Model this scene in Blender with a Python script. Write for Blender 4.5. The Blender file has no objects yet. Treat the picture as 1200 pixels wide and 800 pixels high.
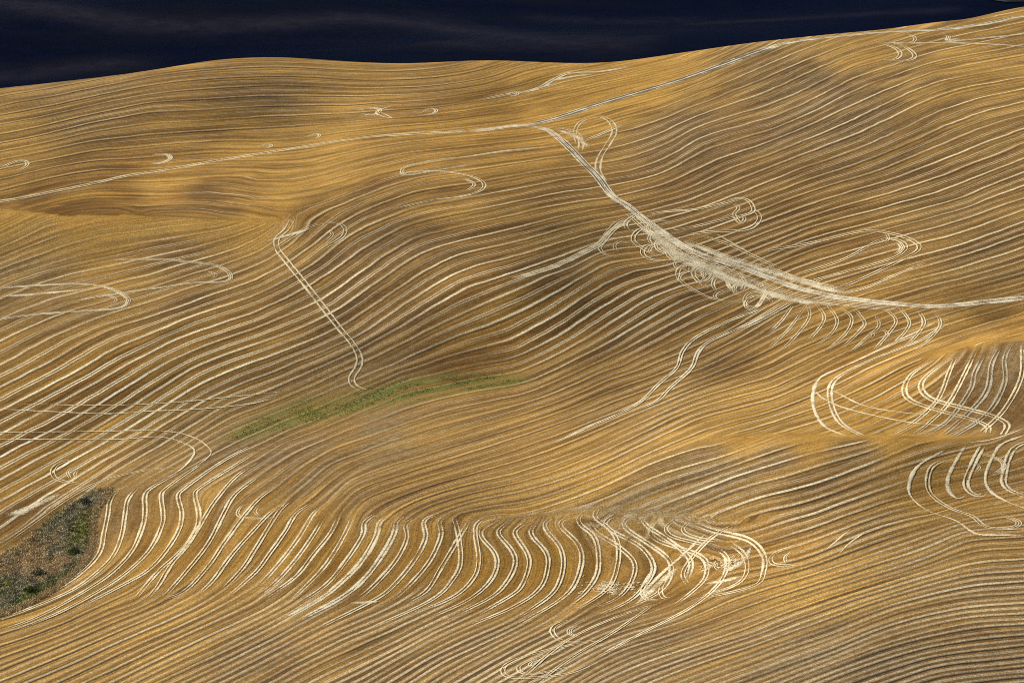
import bpy, math, random
import numpy as np
from mathutils import Vector
R = math.radians
rng = np.random.default_rng(7)
random.seed(7)
sc = bpy.context.scene
COL = sc.collection

# ------------------------------------------------------------------ camera, sky, sun, exposure
CAM_H, PITCH, FPX = 300.0, R(12.5), 3038.0          # lookout above the fields, telephoto (focal length in 1200-px widths)
cam_d = bpy.data.cameras.new('camera'); cam = bpy.data.objects.new('camera', cam_d); COL.objects.link(cam)
cam.location = (0, 0, CAM_H); cam.rotation_euler = (R(90) - PITCH, 0, 0)
cam_d.sensor_width = 36; cam_d.lens = 36 * FPX / 1200; cam_d.clip_start = 1; cam_d.clip_end = 30000
sc.camera = cam
SUN_EL, SUN_AZ = R(29), R(-72)                        # azimuth from +Y (away from the lookout), negative = left
S_DIR = np.array([math.sin(SUN_AZ) * math.cos(SUN_EL), math.cos(SUN_AZ) * math.cos(SUN_EL), math.sin(SUN_EL)])
w = bpy.data.worlds.new('World'); sc.world = w; w.use_nodes = True
nt = w.node_tree; bg = nt.nodes['Background']; sky = nt.nodes.new('ShaderNodeTexSky')
sky.sky_type = 'NISHITA'; sky.sun_disc = False; sky.sun_elevation = SUN_EL; sky.sun_rotation = SUN_AZ
nt.links.new(sky.outputs[0], bg.inputs[0]); bg.inputs[1].default_value = 0.045
sun_d = bpy.data.lights.new('sun', 'SUN'); sun = bpy.data.objects.new('sun', sun_d); COL.objects.link(sun)
sun_d.energy = 5.0; sun_d.angle = R(0.5); sun_d.color = (1, 0.93, 0.78)
sun.rotation_euler = Vector(S_DIR.tolist()).to_track_quat('Z', 'Y').to_euler(); sun.location = (-900, 900, 1500)
vs = sc.view_settings; vs.view_transform = 'Standard'; vs.look = 'None'; vs.exposure = 0.52; vs.gamma = 1; vs.use_curve_mapping = False

sc.cycles.use_denoising = False; sc.cycles.filter_width = 1.0; sc.cycles.max_bounces = 4; sc.cycles.transparent_max_bounces = 24

# ------------------------------------------------------------------ helpers
def tag(o, label=None, cat=None, group=None, kind=None):
    if label: o['label'] = label
    if cat: o['category'] = cat
    if group: o['group'] = group
    if kind: o['kind'] = kind
    return o

def mesh_obj(name, verts, faces, mat, parent=None, attrs=None, smooth=True):
    me = bpy.data.meshes.new(name)
    v = np.asarray(verts, np.float32); f = np.asarray(faces, np.int32)
    k = f.shape[1]
    me.vertices.add(len(v)); me.vertices.foreach_set('co', v.ravel())
    me.loops.add(f.size); me.loops.foreach_set('vertex_index', f.ravel())
    me.polygons.add(len(f)); me.polygons.foreach_set('loop_start', np.arange(len(f), dtype=np.int32) * k)
    me.polygons.foreach_set('loop_total', np.full(len(f), k, np.int32))
    if smooth: me.polygons.foreach_set('use_smooth', np.ones(len(f), bool))
    for an, av in (attrs or {}).items():
        a = me.attributes.new(an, 'FLOAT', 'POINT'); a.data.foreach_set('value', np.asarray(av, np.float32).ravel())
    me.update(calc_edges=True); me.validate()
    me.materials.append(mat)
    o = bpy.data.objects.new(name, me); COL.objects.link(o)
    if parent: o.parent = parent
    return o

class Mat:                                            # small node-writing helper
    def __init__(s, name):
        s.m = bpy.data.materials.new(name); s.m.use_nodes = True; s.t = s.m.node_tree
        s.b = s.t.nodes['Principled BSDF']; s.b.inputs['Roughness'].default_value = 0.9
        s.b.inputs['Specular IOR Level'].default_value = 0.1
    def n(s, typ, **kw):
        q = s.t.nodes.new(typ)
        for k, v in kw.items(): setattr(q, k, v)
        return q
    def put(s, sock, v):
        if isinstance(v, bpy.types.NodeSocket): s.t.links.new(v, sock)
        elif isinstance(v, (tuple, list)) and sock.type == 'RGBA' and len(v) == 3: sock.default_value = (*v, 1)
        else: sock.default_value = v
    def math(s, op, a, b=0.0, c=None, clamp=False):
        q = s.n('ShaderNodeMath', operation=op, use_clamp=clamp); s.put(q.inputs[0], a); s.put(q.inputs[1], b)
        if c is not None: s.put(q.inputs[2], c)
        return q.outputs[0]
    def attr(s, name): return s.n('ShaderNodeAttribute', attribute_name=name).outputs['Fac']
    def pos(s): return s.n('ShaderNodeNewGeometry').outputs['Position']
    def xyz(s, x, y, z):
        q = s.n('ShaderNodeCombineXYZ'); s.put(q.inputs[0], x); s.put(q.inputs[1], y); s.put(q.inputs[2], z); return q.outputs[0]
    def noise(s, vec, scale=1.0, detail=3, rough=0.55):
        q = s.n('ShaderNodeTexNoise'); s.put(q.inputs['Vector'], vec); q.inputs['Scale'].default_value = scale
        q.inputs['Detail'].default_value = detail; q.inputs['Roughness'].default_value = rough; return q.outputs['Fac']
    def rng(s, v, a, b, c=0.0, d=1.0, smooth=False):
        q = s.n('ShaderNodeMapRange', clamp=True); q.interpolation_type = 'SMOOTHSTEP' if smooth else 'LINEAR'
        for i, x in enumerate((v, a, b, c, d)): s.put(q.inputs[i], x)
        return q.outputs[0]
    def mix(s, f, a, b):
        q = s.n('ShaderNodeMix', data_type='RGBA'); s.put(q.inputs[0], f); s.put(q.inputs[6], a); s.put(q.inputs[7], b); return q.outputs[2]
    def mul(s, col, f):                               # colour times value
        q = s.n('ShaderNodeVectorMath', operation='SCALE'); s.put(q.inputs[0], col); s.put(q.inputs['Scale'], f); return q.outputs[0]
    def color(s, c): s.put(s.b.inputs['Base Color'], c); return s
    def alpha(s, a): s.put(s.b.inputs['Alpha'], a); return s

def pts(t): return np.array([[float(c) for c in p.split(',')] for p in t.split()])
def smooth_line(p, step=2.5):                         # Catmull-Rom through traced points, evenly spaced
    p = np.vstack([2 * p[0] - p[1], p, 2 * p[-1] - p[-2]]); out = []
    for i in range(1, len(p) - 2):
        L = np.linalg.norm(p[i + 1] - p[i]); n = max(2, int(L / step)); t = np.linspace(0, 1, n, endpoint=False)[:, None]
        a, b, c, d = p[i - 1], p[i], p[i + 1], p[i + 2]
        out.append(0.5 * (2 * b + (c - a) * t + (2 * a - 5 * b + 4 * c - d) * t ** 2 + (3 * b - a - 3 * c + d) * t ** 3))
    return np.vstack(out + [p[-2][None]])
CP, SP = math.cos(PITCH), math.sin(PITCH)
def ray(u, v):                                        # survey sight line through a photo point (unit forward)
    a = (np.asarray(u, float) - 600) / FPX; b = (400 - np.asarray(v, float)) / FPX
    return a, CP + b * SP, -SP + b * CP
def to_photo(x, y, z):
    dz = z - CAM_H; f = y * CP - dz * SP; up = y * SP + dz * CP
    return 600 + FPX * x / f, 400 - FPX * up / f

# ------------------------------------------------------------------ the land: surveyed heights, thin plate between them
CTRL = '''-200,850,-5 200,850,-4 600,850,2 1000,850,10 1400,850,12 0,800,-2 300,800,0 600,800,5 900,800,13 1200,800,15 1350,760,20
0,700,-2 150,700,0 300,700,4 500,700,4 700,700,6 900,700,15 1050,700,20 1200,700,23 -150,700,0 1350,680,28
50,640,1 150,640,6 300,640,10 500,640,12 700,640,13 850,640,17 1000,640,27 1200,640,29 120,600,8 300,600,14 500,605,18 700,598,22 900,590,32 1050,580,36 1130,575,34 1200,575,34
850,516,40 950,513,44 1050,515,45 1130,517,43 1200,510,40 1350,505,42 950,509,33 1050,510,31 1130,510,31
1000,480,29 950,450,28 1000,440,31 1100,490,31 1200,485,33 1150,404,53 1200,400,57 1300,400,58 1090,420,41 1150,450,43 1200,450,45 1150,394,38 1200,389,41 1300,385,44
250,510,16 400,470,20 550,445,24 620,445,25 750,420,28 850,400,30 950,390,33 1050,385,35 1200,368,39 1350,360,42
600,500,24 500,540,20 750,500,28 350,540,18 700,560,27 150,540,14 0,600,8 0,540,14 -150,560,14 -150,450,32
0,480,24 150,470,24 300,440,28 0,420,36 150,400,40 300,370,46 400,400,38 0,350,50 150,340,54 300,310,60 0,300,64 150,290,66
-150,240,86 0,243,83 75,253,80 150,252,80 250,255,77 330,262,74 400,250,77 -150,233,62 0,238,62 75,246,63 150,243,67 250,240,73
0,225,66 100,218,67 200,198,73 300,181,80 400,166,86 500,157,91 620,147,96 250,215,74
500,350,50 600,400,34 700,380,39 600,330,57 500,270,70 450,300,64 600,260,72 500,210,81 600,200,84 650,300,60 740,300,54
670,176,89 700,207,81 750,252,69 812,295,56 900,322,46 1000,350,41 1100,358,42 1200,350,45 1350,340,50
800,200,84 900,250,71 1000,280,62 1100,290,63 1200,270,69 1000,200,86 1100,200,87 1200,200,89 1350,200,92 900,160,98 800,140,100 1000,120,110 1100,110,113 1200,110,114 900,90,114 1000,65,122 1100,55,125 1200,50,126 1350,50,128
700,123,101 800,93,112 900,57,124 1000,42,129 1100,33,132 1200,15,138 1350,0,142
900,49,126 1000,39,130 1100,26,134 1200,8,140
600,120,101 700,95,109 780,75,115 800,63,119 650,76,115 570,71,117 470,77,114 400,73,116 330,68,118 250,71,117 150,88,112 80,96,109 0,105,106 -150,120,102
100,160,87 250,130,99 250,160,87 400,120,99 500,120,103 100,195,73 0,190,75 200,180,79 350,150,88 -150,180,80'''
C = np.array([[float(c) for c in p.split(',')] for p in CTRL.split()])
C[:, 2] = np.where(C[:, 2] > 25, 25 + (C[:, 2] - 25) * 0.82, C[:, 2])
a, b, c = ray(C[:, 0], C[:, 1]); t = (C[:, 2] - CAM_H) / c
P = np.stack([a * t, b * t, C[:, 2]], 1)
SKYL = [(-150, 120), (0, 105), (80, 96), (150, 88), (250, 71), (330, 68), (400, 73), (470, 77), (570, 71), (650, 76), (800, 63), (900, 49), (1000, 39), (1100, 26), (1200, 8), (1350, 0)]
back = []
for u, v in SKYL:
    i = np.argmin(np.abs(C[:, 0] - u) + np.abs(C[:, 1] - v)); q = P[i]
    for k, dz in ((1.05, -14), (1.12, -40), (1.28, -75)): back.append((q[0] * k, q[1] * k, q[2] + dz))
P = np.vstack([P, back])
def tps(px, py, qx, qy, wts=None):
    d2 = (qx[:, None] - px[None]) ** 2 + (qy[:, None] - py[None]) ** 2 + 1e-9
    return 0.5 * d2 * np.log(d2)
sx_, sy_ = P[:, 0] / 300, P[:, 1] / 300
K = tps(sx_, sy_, sx_, sy_) + np.eye(len(P)) * 0.004
Q = np.column_stack([np.ones(len(P)), sx_, sy_])
sol = np.linalg.solve(np.block([[K, Q], [Q.T, np.zeros((3, 3))]]), np.concatenate([P[:, 2], np.zeros(3)]))
STEP, X0, X1, Y0, Y1 = 2.5, -620.0, 620.0, 600.0, 2150.0
gx = np.arange(X0, X1 + .1, STEP); gy = np.arange(Y0, Y1 + .1, STEP)
GX, GY = np.meshgrid(gx, gy)
def land(x, y):
    x = x.ravel() / 300; y = y.ravel() / 300; out = np.empty(len(x))
    for i in range(0, len(x), 40000):
        s_ = slice(i, i + 40000); out[s_] = tps(sx_, sy_, x[s_], y[s_]) @ sol[:-3] + sol[-3] + sol[-2] * x[s_] + sol[-1] * y[s_]
    return out
cgx = np.arange(X0, X1 + 10.1, 10); cgy = np.arange(Y0, Y1 + 10.1, 10)
CGX, CGY = np.meshgrid(cgx, cgy); CZ = land(CGX, CGY).reshape(CGX.shape)
def cubic_up(Z, axis):                                # refine the coarse sheet 4x with Catmull-Rom along one axis
    Z = np.moveaxis(Z, axis, 0); p = np.concatenate([2 * Z[:1] - Z[1:2], Z, 2 * Z[-1:] - Z[-2:-1]]); n = len(Z) - 1; out = np.empty((n * 4 + 1,) + Z.shape[1:])
    for k in range(4):
        t = k / 4; A, B, D, E = p[:-3], p[1:-2], p[2:-1], p[3:]
        out[k:n * 4:4] = 0.5 * (2 * B + (D - A) * t + (2 * A - 5 * B + 4 * D - E) * t * t + (3 * B - A - 3 * D + E) * t ** 3)
    out[-1] = Z[-1]
    return np.moveaxis(out, 0, axis)
GZ = cubic_up(cubic_up(CZ, 0), 1)[:len(gy), :len(gx)]
def hgt(x, y):
    fx = np.clip((np.asarray(x) - X0) / STEP, 0, len(gx) - 1.001); fy = np.clip((np.asarray(y) - Y0) / STEP, 0, len(gy) - 1.001)
    i = fx.astype(int); j = fy.astype(int); fx = fx - i; fy = fy - j
    return (GZ[j, i] * (1 - fx) + GZ[j, i + 1] * fx) * (1 - fy) + (GZ[j + 1, i] * (1 - fx) + GZ[j + 1, i + 1] * fx) * fy
TT = np.arange(640, 2120, 2.0)
def ground(u, v):                                     # where a sight line first meets the land
    u = np.atleast_1d(u).astype(float); v = np.atleast_1d(v).astype(float); out = np.zeros((len(u), 3))
    for i in range(0, len(u), 2000):
        a, b, c = ray(u[i:i + 2000], v[i:i + 2000])
        T = TT[None] / b[:, None]; D = CAM_H + c[:, None] * T - hgt(a[:, None] * T, TT[None] + 0 * T)
        hit = D <= 0; k = np.where(hit.any(1), hit.argmax(1), len(TT) - 1); k = np.maximum(k, 1); r_ = np.arange(len(a))
        d0, d1 = D[r_, k - 1], D[r_, k]; f = np.clip(d0 / (d0 - d1 + 1e-9), 0, 1)
        Y = TT[k - 1] + 2 * f; t = Y / b
        out[i:i + 2000] = np.stack([a * t, Y, CAM_H + c * t], 1)
    return out

# ------------------------------------------------------------------ the rows of the field: direction from surveyed rows
ROWS = '''0,113 60,106 120,97 180,86 250,77 300,74 360,76 420,82 480,84 560,80
0,128 60,119 120,106 180,95 230,89 300,86 360,89 420,94 480,96 540,93 600,85
0,145 50,137 100,126 150,115 200,106 250,102 300,99 350,99 400,104 450,106 520,105 600,97
0,170 50,159 100,145 150,133 180,127 240,126 300,125 350,126 400,125 450,121
0,185 60,174 110,164 150,161 200,158 260,153 300,149 370,139
0,215 50,200 100,190 140,188
0,233 68,207 112,195
300,170 350,160 400,150 450,143 500,137 560,125 600,118 650,105 700,95 780,84
600,142 680,125 740,107 800,92 840,77 870,65
600,120 650,110 700,98 760,85 820,74
600,85 700,78 760,72 800,67
160,245 200,232 250,215 300,202
300,210 350,195 400,178 450,168 520,163 600,160
300,232 332,222 375,205 425,185 475,172 525,165 600,158
300,255 350,240 400,225 450,207 500,192 560,178 600,170
350,262 400,248 450,232 490,220 550,215 600,207
430,258 480,245 540,237 600,229 650,215
600,187 655,175
600,222 650,213 695,208
600,238 660,228 715,220
600,252 650,240 725,232
0,292 25,280 50,267 87,257
0,310 50,295 80,283 120,272 160,268 220,263 300,262
0,327 60,317 120,310 180,303 240,297 300,290
0,335 50,333 90,332 120,331 160,325 200,318
0,405 25,392 50,380 82,367 112,360 130,355
12,430 37,412 75,390 125,367 175,352 212,337 240,330 270,322
62,427 95,405 125,390 160,377 212,362 250,347 300,330
107,430 137,410 175,392 225,370 300,347
160,428 187,410 225,392 300,370
300,328 332,312 362,295 385,280
300,347 337,330 375,307 412,280 440,268
300,370 337,352 375,332 412,307 450,282 480,267 525,255 600,237
300,387 345,367 380,352 412,330 450,302 487,280 525,270 600,252
300,405 350,387 395,362 450,325 487,300 525,287 600,267
300,427 350,405 400,382 440,355 500,317 537,297 600,282
350,427 387,410 425,392 475,355 525,322 562,307 600,297
425,412 475,380 525,347 550,332 600,317
460,425 500,392 550,365 600,335
500,417 537,392 600,355
600,350 637,327 675,310 702,295
600,375 637,352 687,317 712,305 750,302
600,400 650,370 700,337 737,317 775,310
600,427 650,400 700,365 750,337 795,317
650,422 700,392 750,355 787,337 815,330
712,407 750,382 800,350 825,342
737,430 812,377 850,352
825,425 875,390 900,370
300,487 350,462 405,430 450,402
475,437 512,427 600,407
437,470 475,455 525,448 600,437
300,552 337,525 375,512 425,492 487,472 550,460 600,456
305,597 350,562 387,532 450,510 525,482 600,467
325,597 382,547 425,530 475,510 600,475
367,597 400,565 435,540 500,520 600,485
412,560 500,532 600,500
440,585 550,555 600,540
512,600 600,572
600,490 675,462 712,445 775,427 850,400
600,525 675,500 725,482
600,555 662,525 737,487 775,472 825,450 900,427
600,572 675,542 750,505 800,480 900,450
600,592 662,567 725,540 787,507 825,487 900,465
650,595 712,565 762,537 812,520 850,512
750,597 787,577 837,555 900,525
800,600 850,572 900,550
850,600 900,572
900,497 925,487 950,477
900,430 937,412 975,400
900,445 950,422 980,407
900,472 955,445
980,450 1025,427 1100,402
1012,460 1062,430 1125,407
1012,495 1075,455 1110,425
900,547 937,532 975,520
900,567 962,540 1025,521
900,590 975,560 1050,522
950,595 1012,562 1075,522
900,617 950,600
900,640 975,612 1012,600
900,670 950,655 1012,625 1050,612 1100,605
900,687 1000,657 1075,627 1112,610
900,710 1000,682 1075,657 1125,632 1150,627 1200,625
900,732 1000,700 1100,672 1150,662 1200,661
900,762 975,745 1050,717 1125,702 1200,700
900,797 975,770 1050,742 1125,725 1200,722
925,797 1000,770 1075,750 1150,737 1200,735
987,795 1050,777 1100,767 1200,757
1050,797 1100,780 1200,770
662,797 725,760 800,737 900,705
700,797 750,777 825,755 900,735
750,797 825,772 900,755
300,787 375,750 450,720 487,705 525,677
325,797 400,757 462,732 525,705 562,682
387,797 450,765 500,737 550,710 587,687
435,797 475,772 525,747 600,720
487,797 525,772 600,737
537,797 600,755
0,717 50,695 95,670
0,745 75,717 125,692 175,662
0,775 75,742 150,700
0,792 100,750 225,697 275,665
70,797 150,757 225,725 300,687
125,797 200,755 300,710
187,797 250,767 300,742
0,437 62,402
0,465 50,437 100,405
0,490 75,450 150,405
0,520 65,485 132,445 175,420 220,400
0,545 75,510 140,472 200,432 270,400
0,572 62,542 130,505 187,467 237,432 300,407
0,600 75,562 150,522 220,480 262,455 300,432
50,597 125,562 200,522 262,477 300,462
900,92 937,72 975,58
900,110 950,85 1000,65 1050,55
900,127 950,105 1000,80 1037,70
900,147 950,125 1000,97 1050,80 1100,65 1175,55
900,162 950,140 1000,117 1050,97 1100,80 1200,63
900,180 950,160 1000,137 1075,100 1125,87 1200,73
900,197 950,175 1000,155 1075,117 1125,100 1200,90
940,197 1000,177 1050,155 1100,130 1150,112 1200,100
1040,197 1100,170 1150,147 1200,132
1125,197 1175,175 1200,162
900,275 962,252 1000,240 1040,230
900,287 950,265 1012,250 1095,230
975,275 1050,257 1125,240 1150,230
1040,275 1100,260 1200,230
1075,282 1125,272 1200,245
1000,340 1075,317 1125,300 1162,285 1200,267
1025,345 1100,330 1200,312
975,430 1025,410 1087,385 1150,370 1200,360
740,202 787,177 825,152 900,130
712,210 775,195 825,167 900,145
725,225 775,212 825,187 900,162
737,235 800,220 850,195 900,177
775,245 825,230 900,197
850,235 900,217
705,175 750,160 800,135 850,110 900,80
675,160 725,142 775,127 825,102 875,75
1162,427 1157,457 1137,482 1105,508
1197,442 1177,480 1157,503'''
# the row of S-bends, left to right (also laid as pale straw below)
SBEND = '''150,570 135,577 128,590 127,600 122,625 117,647 100,667 67,690 25,707 0,717
160,572 150,585 147,600 143,625 135,647 120,665 87,690 37,712 0,726
212,552 180,570 170,580 170,600 167,617 155,645 132,670 100,692 50,720 0,740
240,540 195,572 189,582 191,600 190,615 177,642 155,665 125,687 75,715 20,738
300,520 262,540 217,572 209,582 213,600 210,620 195,645 175,667 150,682 90,713
300,530 237,570 229,580 233,600 230,620 212,645 185,670 160,700
300,542 275,560 250,590 232,620 217,642 200,662 185,687 172,702
300,560 275,580 262,602 245,635 222,665 192,700
328,567 305,583 287,603 262,637 245,662 217,692 190,703
337,590 318,600 297,622 272,650 250,680 232,697
338,588 325,602 300,642 285,665 262,690
365,590 347,602 335,622 315,650 300,670 270,697
382,590 367,602 350,630 327,660 300,690
380,605 367,627 347,655 325,680 300,700
397,605 387,625 367,650 347,675 312,700
412,607 407,620 392,647 375,670 345,700
440,602 427,612 425,627 407,655 382,685 345,710
455,605 445,612 440,630 422,660 400,682 375,702 325,730
472,605 464,612 462,625 447,652 425,680 400,700 350,727
485,607 475,615 477,630 465,655 442,682 420,702
515,602 497,610 499,630 485,657 462,685 440,702 375,735
525,605 515,610 517,627 505,655 485,680 462,702
532,607 537,625 540,657 532,677 507,702 437,735
550,610 535,635 517,665 500,692 475,707
575,605 560,612 557,625 561,655 555,677 530,700 475,722
582,610 565,620 565,630 582,652 577,677 550,702 500,725
600,610 585,620 585,627 600,645 604,660 595,680 575,700 520,727
625,607 605,620 604,627 617,647 620,662 612,685 600,697 560,720
632,612 622,620 625,630 640,647 642,665 632,690 600,712 540,737
655,602 639,612 641,622 657,642 660,665 650,692 625,712 600,727
670,605 656,612 660,620 677,637 682,657 672,687 650,707 610,730
690,597 678,606 680,615 695,627 701,645 700,672 685,695 665,710
700,597 697,606 717,622 725,642 722,670 710,692 675,715
690,612 700,625 727,642 744,660 740,682 725,700 700,712
722,603 709,612 717,622 750,640 765,660 762,677 740,702 700,722
750,600 732,610 735,620 765,640 785,657 785,677 770,695 730,715
752,605 757,615 775,627 800,645 810,660 805,680
767,612 762,625 775,635 812,647 827,657 828,672 820,685 790,710'''
GUIDE = [smooth_line(pts(l), 4) for l in ROWS.split('\n')] + [smooth_line(pts(l), 4) for k, l in enumerate(SBEND.split('\n')) if k not in (6, 8, 10, 23, 31, 32, 33, 36)]
CUTS = ['585,604 600,605 640,604 690,596 750,600 800,606 850,612 900,606', '-200,243 -100,242 0,244 75,253 150,252 250,256 330,259', '830,514 900,511 950,511 1050,513 1130,514 1160,511', '1080,419 1110,411 1150,403 1200,399 1300,397']
# what each stretch of the field looks like: u,v, pale rows, thin rows, dark rows, grey, gold (straw tone plus painted relief light), row spacing
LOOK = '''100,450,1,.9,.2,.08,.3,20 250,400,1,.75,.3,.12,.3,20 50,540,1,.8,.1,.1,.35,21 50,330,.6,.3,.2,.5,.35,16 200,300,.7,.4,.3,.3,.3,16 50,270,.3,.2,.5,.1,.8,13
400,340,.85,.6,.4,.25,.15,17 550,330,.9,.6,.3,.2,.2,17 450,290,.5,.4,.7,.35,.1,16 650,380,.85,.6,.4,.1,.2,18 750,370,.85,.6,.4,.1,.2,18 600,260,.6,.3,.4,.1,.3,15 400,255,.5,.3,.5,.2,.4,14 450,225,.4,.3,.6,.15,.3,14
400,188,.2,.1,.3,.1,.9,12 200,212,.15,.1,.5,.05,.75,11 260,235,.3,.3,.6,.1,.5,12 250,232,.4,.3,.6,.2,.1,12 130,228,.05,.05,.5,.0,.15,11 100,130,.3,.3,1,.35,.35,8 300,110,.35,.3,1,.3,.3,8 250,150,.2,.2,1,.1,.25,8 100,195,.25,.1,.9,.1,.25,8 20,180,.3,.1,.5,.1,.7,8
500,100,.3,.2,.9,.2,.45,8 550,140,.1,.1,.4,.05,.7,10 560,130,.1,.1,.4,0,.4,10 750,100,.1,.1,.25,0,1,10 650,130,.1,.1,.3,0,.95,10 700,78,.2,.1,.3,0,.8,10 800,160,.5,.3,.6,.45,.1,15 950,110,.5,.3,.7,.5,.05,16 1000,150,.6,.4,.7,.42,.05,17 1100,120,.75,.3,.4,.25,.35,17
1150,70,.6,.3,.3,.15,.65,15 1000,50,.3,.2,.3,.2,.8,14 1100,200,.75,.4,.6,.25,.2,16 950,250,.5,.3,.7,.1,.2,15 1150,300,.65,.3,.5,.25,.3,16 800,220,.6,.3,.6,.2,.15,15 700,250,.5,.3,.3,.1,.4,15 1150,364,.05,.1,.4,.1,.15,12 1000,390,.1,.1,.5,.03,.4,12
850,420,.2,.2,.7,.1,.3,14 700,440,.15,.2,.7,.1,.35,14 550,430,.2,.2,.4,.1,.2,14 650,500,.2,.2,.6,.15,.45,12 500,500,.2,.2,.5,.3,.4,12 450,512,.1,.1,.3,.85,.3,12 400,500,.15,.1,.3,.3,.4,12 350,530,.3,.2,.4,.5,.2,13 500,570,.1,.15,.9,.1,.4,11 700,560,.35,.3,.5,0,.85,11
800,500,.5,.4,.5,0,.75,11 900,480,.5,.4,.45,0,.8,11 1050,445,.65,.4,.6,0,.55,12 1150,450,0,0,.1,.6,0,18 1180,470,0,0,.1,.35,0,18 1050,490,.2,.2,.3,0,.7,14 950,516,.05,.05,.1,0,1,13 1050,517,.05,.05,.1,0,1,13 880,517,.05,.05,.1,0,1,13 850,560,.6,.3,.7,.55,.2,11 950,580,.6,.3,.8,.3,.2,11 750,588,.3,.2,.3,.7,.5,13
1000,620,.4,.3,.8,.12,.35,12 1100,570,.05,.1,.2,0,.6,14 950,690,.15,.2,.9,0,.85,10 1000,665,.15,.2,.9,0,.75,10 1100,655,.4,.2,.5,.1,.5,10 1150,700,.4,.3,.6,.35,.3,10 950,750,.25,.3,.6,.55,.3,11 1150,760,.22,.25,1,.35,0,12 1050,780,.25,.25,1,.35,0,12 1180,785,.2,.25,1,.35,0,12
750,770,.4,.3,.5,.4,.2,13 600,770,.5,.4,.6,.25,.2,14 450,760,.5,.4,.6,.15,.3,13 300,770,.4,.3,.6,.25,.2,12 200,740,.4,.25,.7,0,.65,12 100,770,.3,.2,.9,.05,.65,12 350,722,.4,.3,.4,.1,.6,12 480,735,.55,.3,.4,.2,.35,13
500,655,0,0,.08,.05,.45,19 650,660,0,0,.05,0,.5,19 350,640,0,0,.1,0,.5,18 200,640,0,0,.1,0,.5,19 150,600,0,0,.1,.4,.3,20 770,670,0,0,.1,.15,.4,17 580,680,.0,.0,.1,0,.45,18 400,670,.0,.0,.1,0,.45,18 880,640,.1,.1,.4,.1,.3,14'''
LOOK += ' 830,545,.6,.3,.6,.6,.2,11 900,531,.6,.3,.6,.5,.3,11 1000,532,.6,.3,.8,.3,.3,11 1080,532,.4,.3,.7,.1,.4,11 950,501,.45,.3,.4,0,.85,12 1050,503,.3,.3,.4,0,.8,13 870,503,.4,.3,.4,0,.9,12 1100,407,.4,.3,.4,0,.75,12 1150,397,.2,.2,.3,0,.8,12 1200,390,.1,.1,.4,0,.8,12 1150,382,.3,.2,.5,0,.6,12 1060,428,.65,.4,.6,0,.55,12 1080,450,.3,.3,.3,.1,.5,14 20,251,.05,.05,.1,0,1,12 80,257,.05,.05,.1,0,1,12 150,256,.05,.1,.1,0,1,12 220,258,.1,.1,.2,.1,.9,12 300,259,.05,.1,.2,0,1,12 60,240,.05,.05,.3,0,.2,11 280,175,.2,.1,.3,.1,.8,10 1135,428,.1,.1,.1,.4,0,18 1190,430,0,0,.1,.7,0,18'  # bright crests and darker hollows at the folds, painted through the gold value
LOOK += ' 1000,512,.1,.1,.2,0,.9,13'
LK = np.array([[float(c) for c in p.split(',')] for p in LOOK.split()])
U0, V0, U1, V1 = -200, -40, 1400, 880
def fold_sides(u, v):                                 # which side of each fold a point lies on (0 = not near)
    out = []
    for c_ in CUTS:
        l = pts(c_); vc = np.interp(u, l[:, 0], l[:, 1]); on = (u > l[0, 0]) & (u < l[-1, 0]) & (np.abs(v - vc) < 70) & (c_ != CUTS[0])
        ease = np.clip(np.minimum(u - l[0, 0], l[-1, 0] - u) / 110, 0, 1); out.append(np.where(on, np.where(v > vc, ease, -ease), 0))
    return np.stack(out, -1)
LKS = fold_sides(LK[:, 0], LK[:, 1])
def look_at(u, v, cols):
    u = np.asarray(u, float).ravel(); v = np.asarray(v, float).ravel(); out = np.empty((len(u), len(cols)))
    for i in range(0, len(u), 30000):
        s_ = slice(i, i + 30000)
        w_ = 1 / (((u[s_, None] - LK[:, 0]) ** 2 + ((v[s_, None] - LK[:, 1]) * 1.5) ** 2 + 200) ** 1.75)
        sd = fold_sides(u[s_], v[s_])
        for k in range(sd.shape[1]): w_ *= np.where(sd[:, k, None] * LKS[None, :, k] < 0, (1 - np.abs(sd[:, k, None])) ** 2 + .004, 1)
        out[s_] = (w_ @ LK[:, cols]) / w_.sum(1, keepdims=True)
    return out

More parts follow.
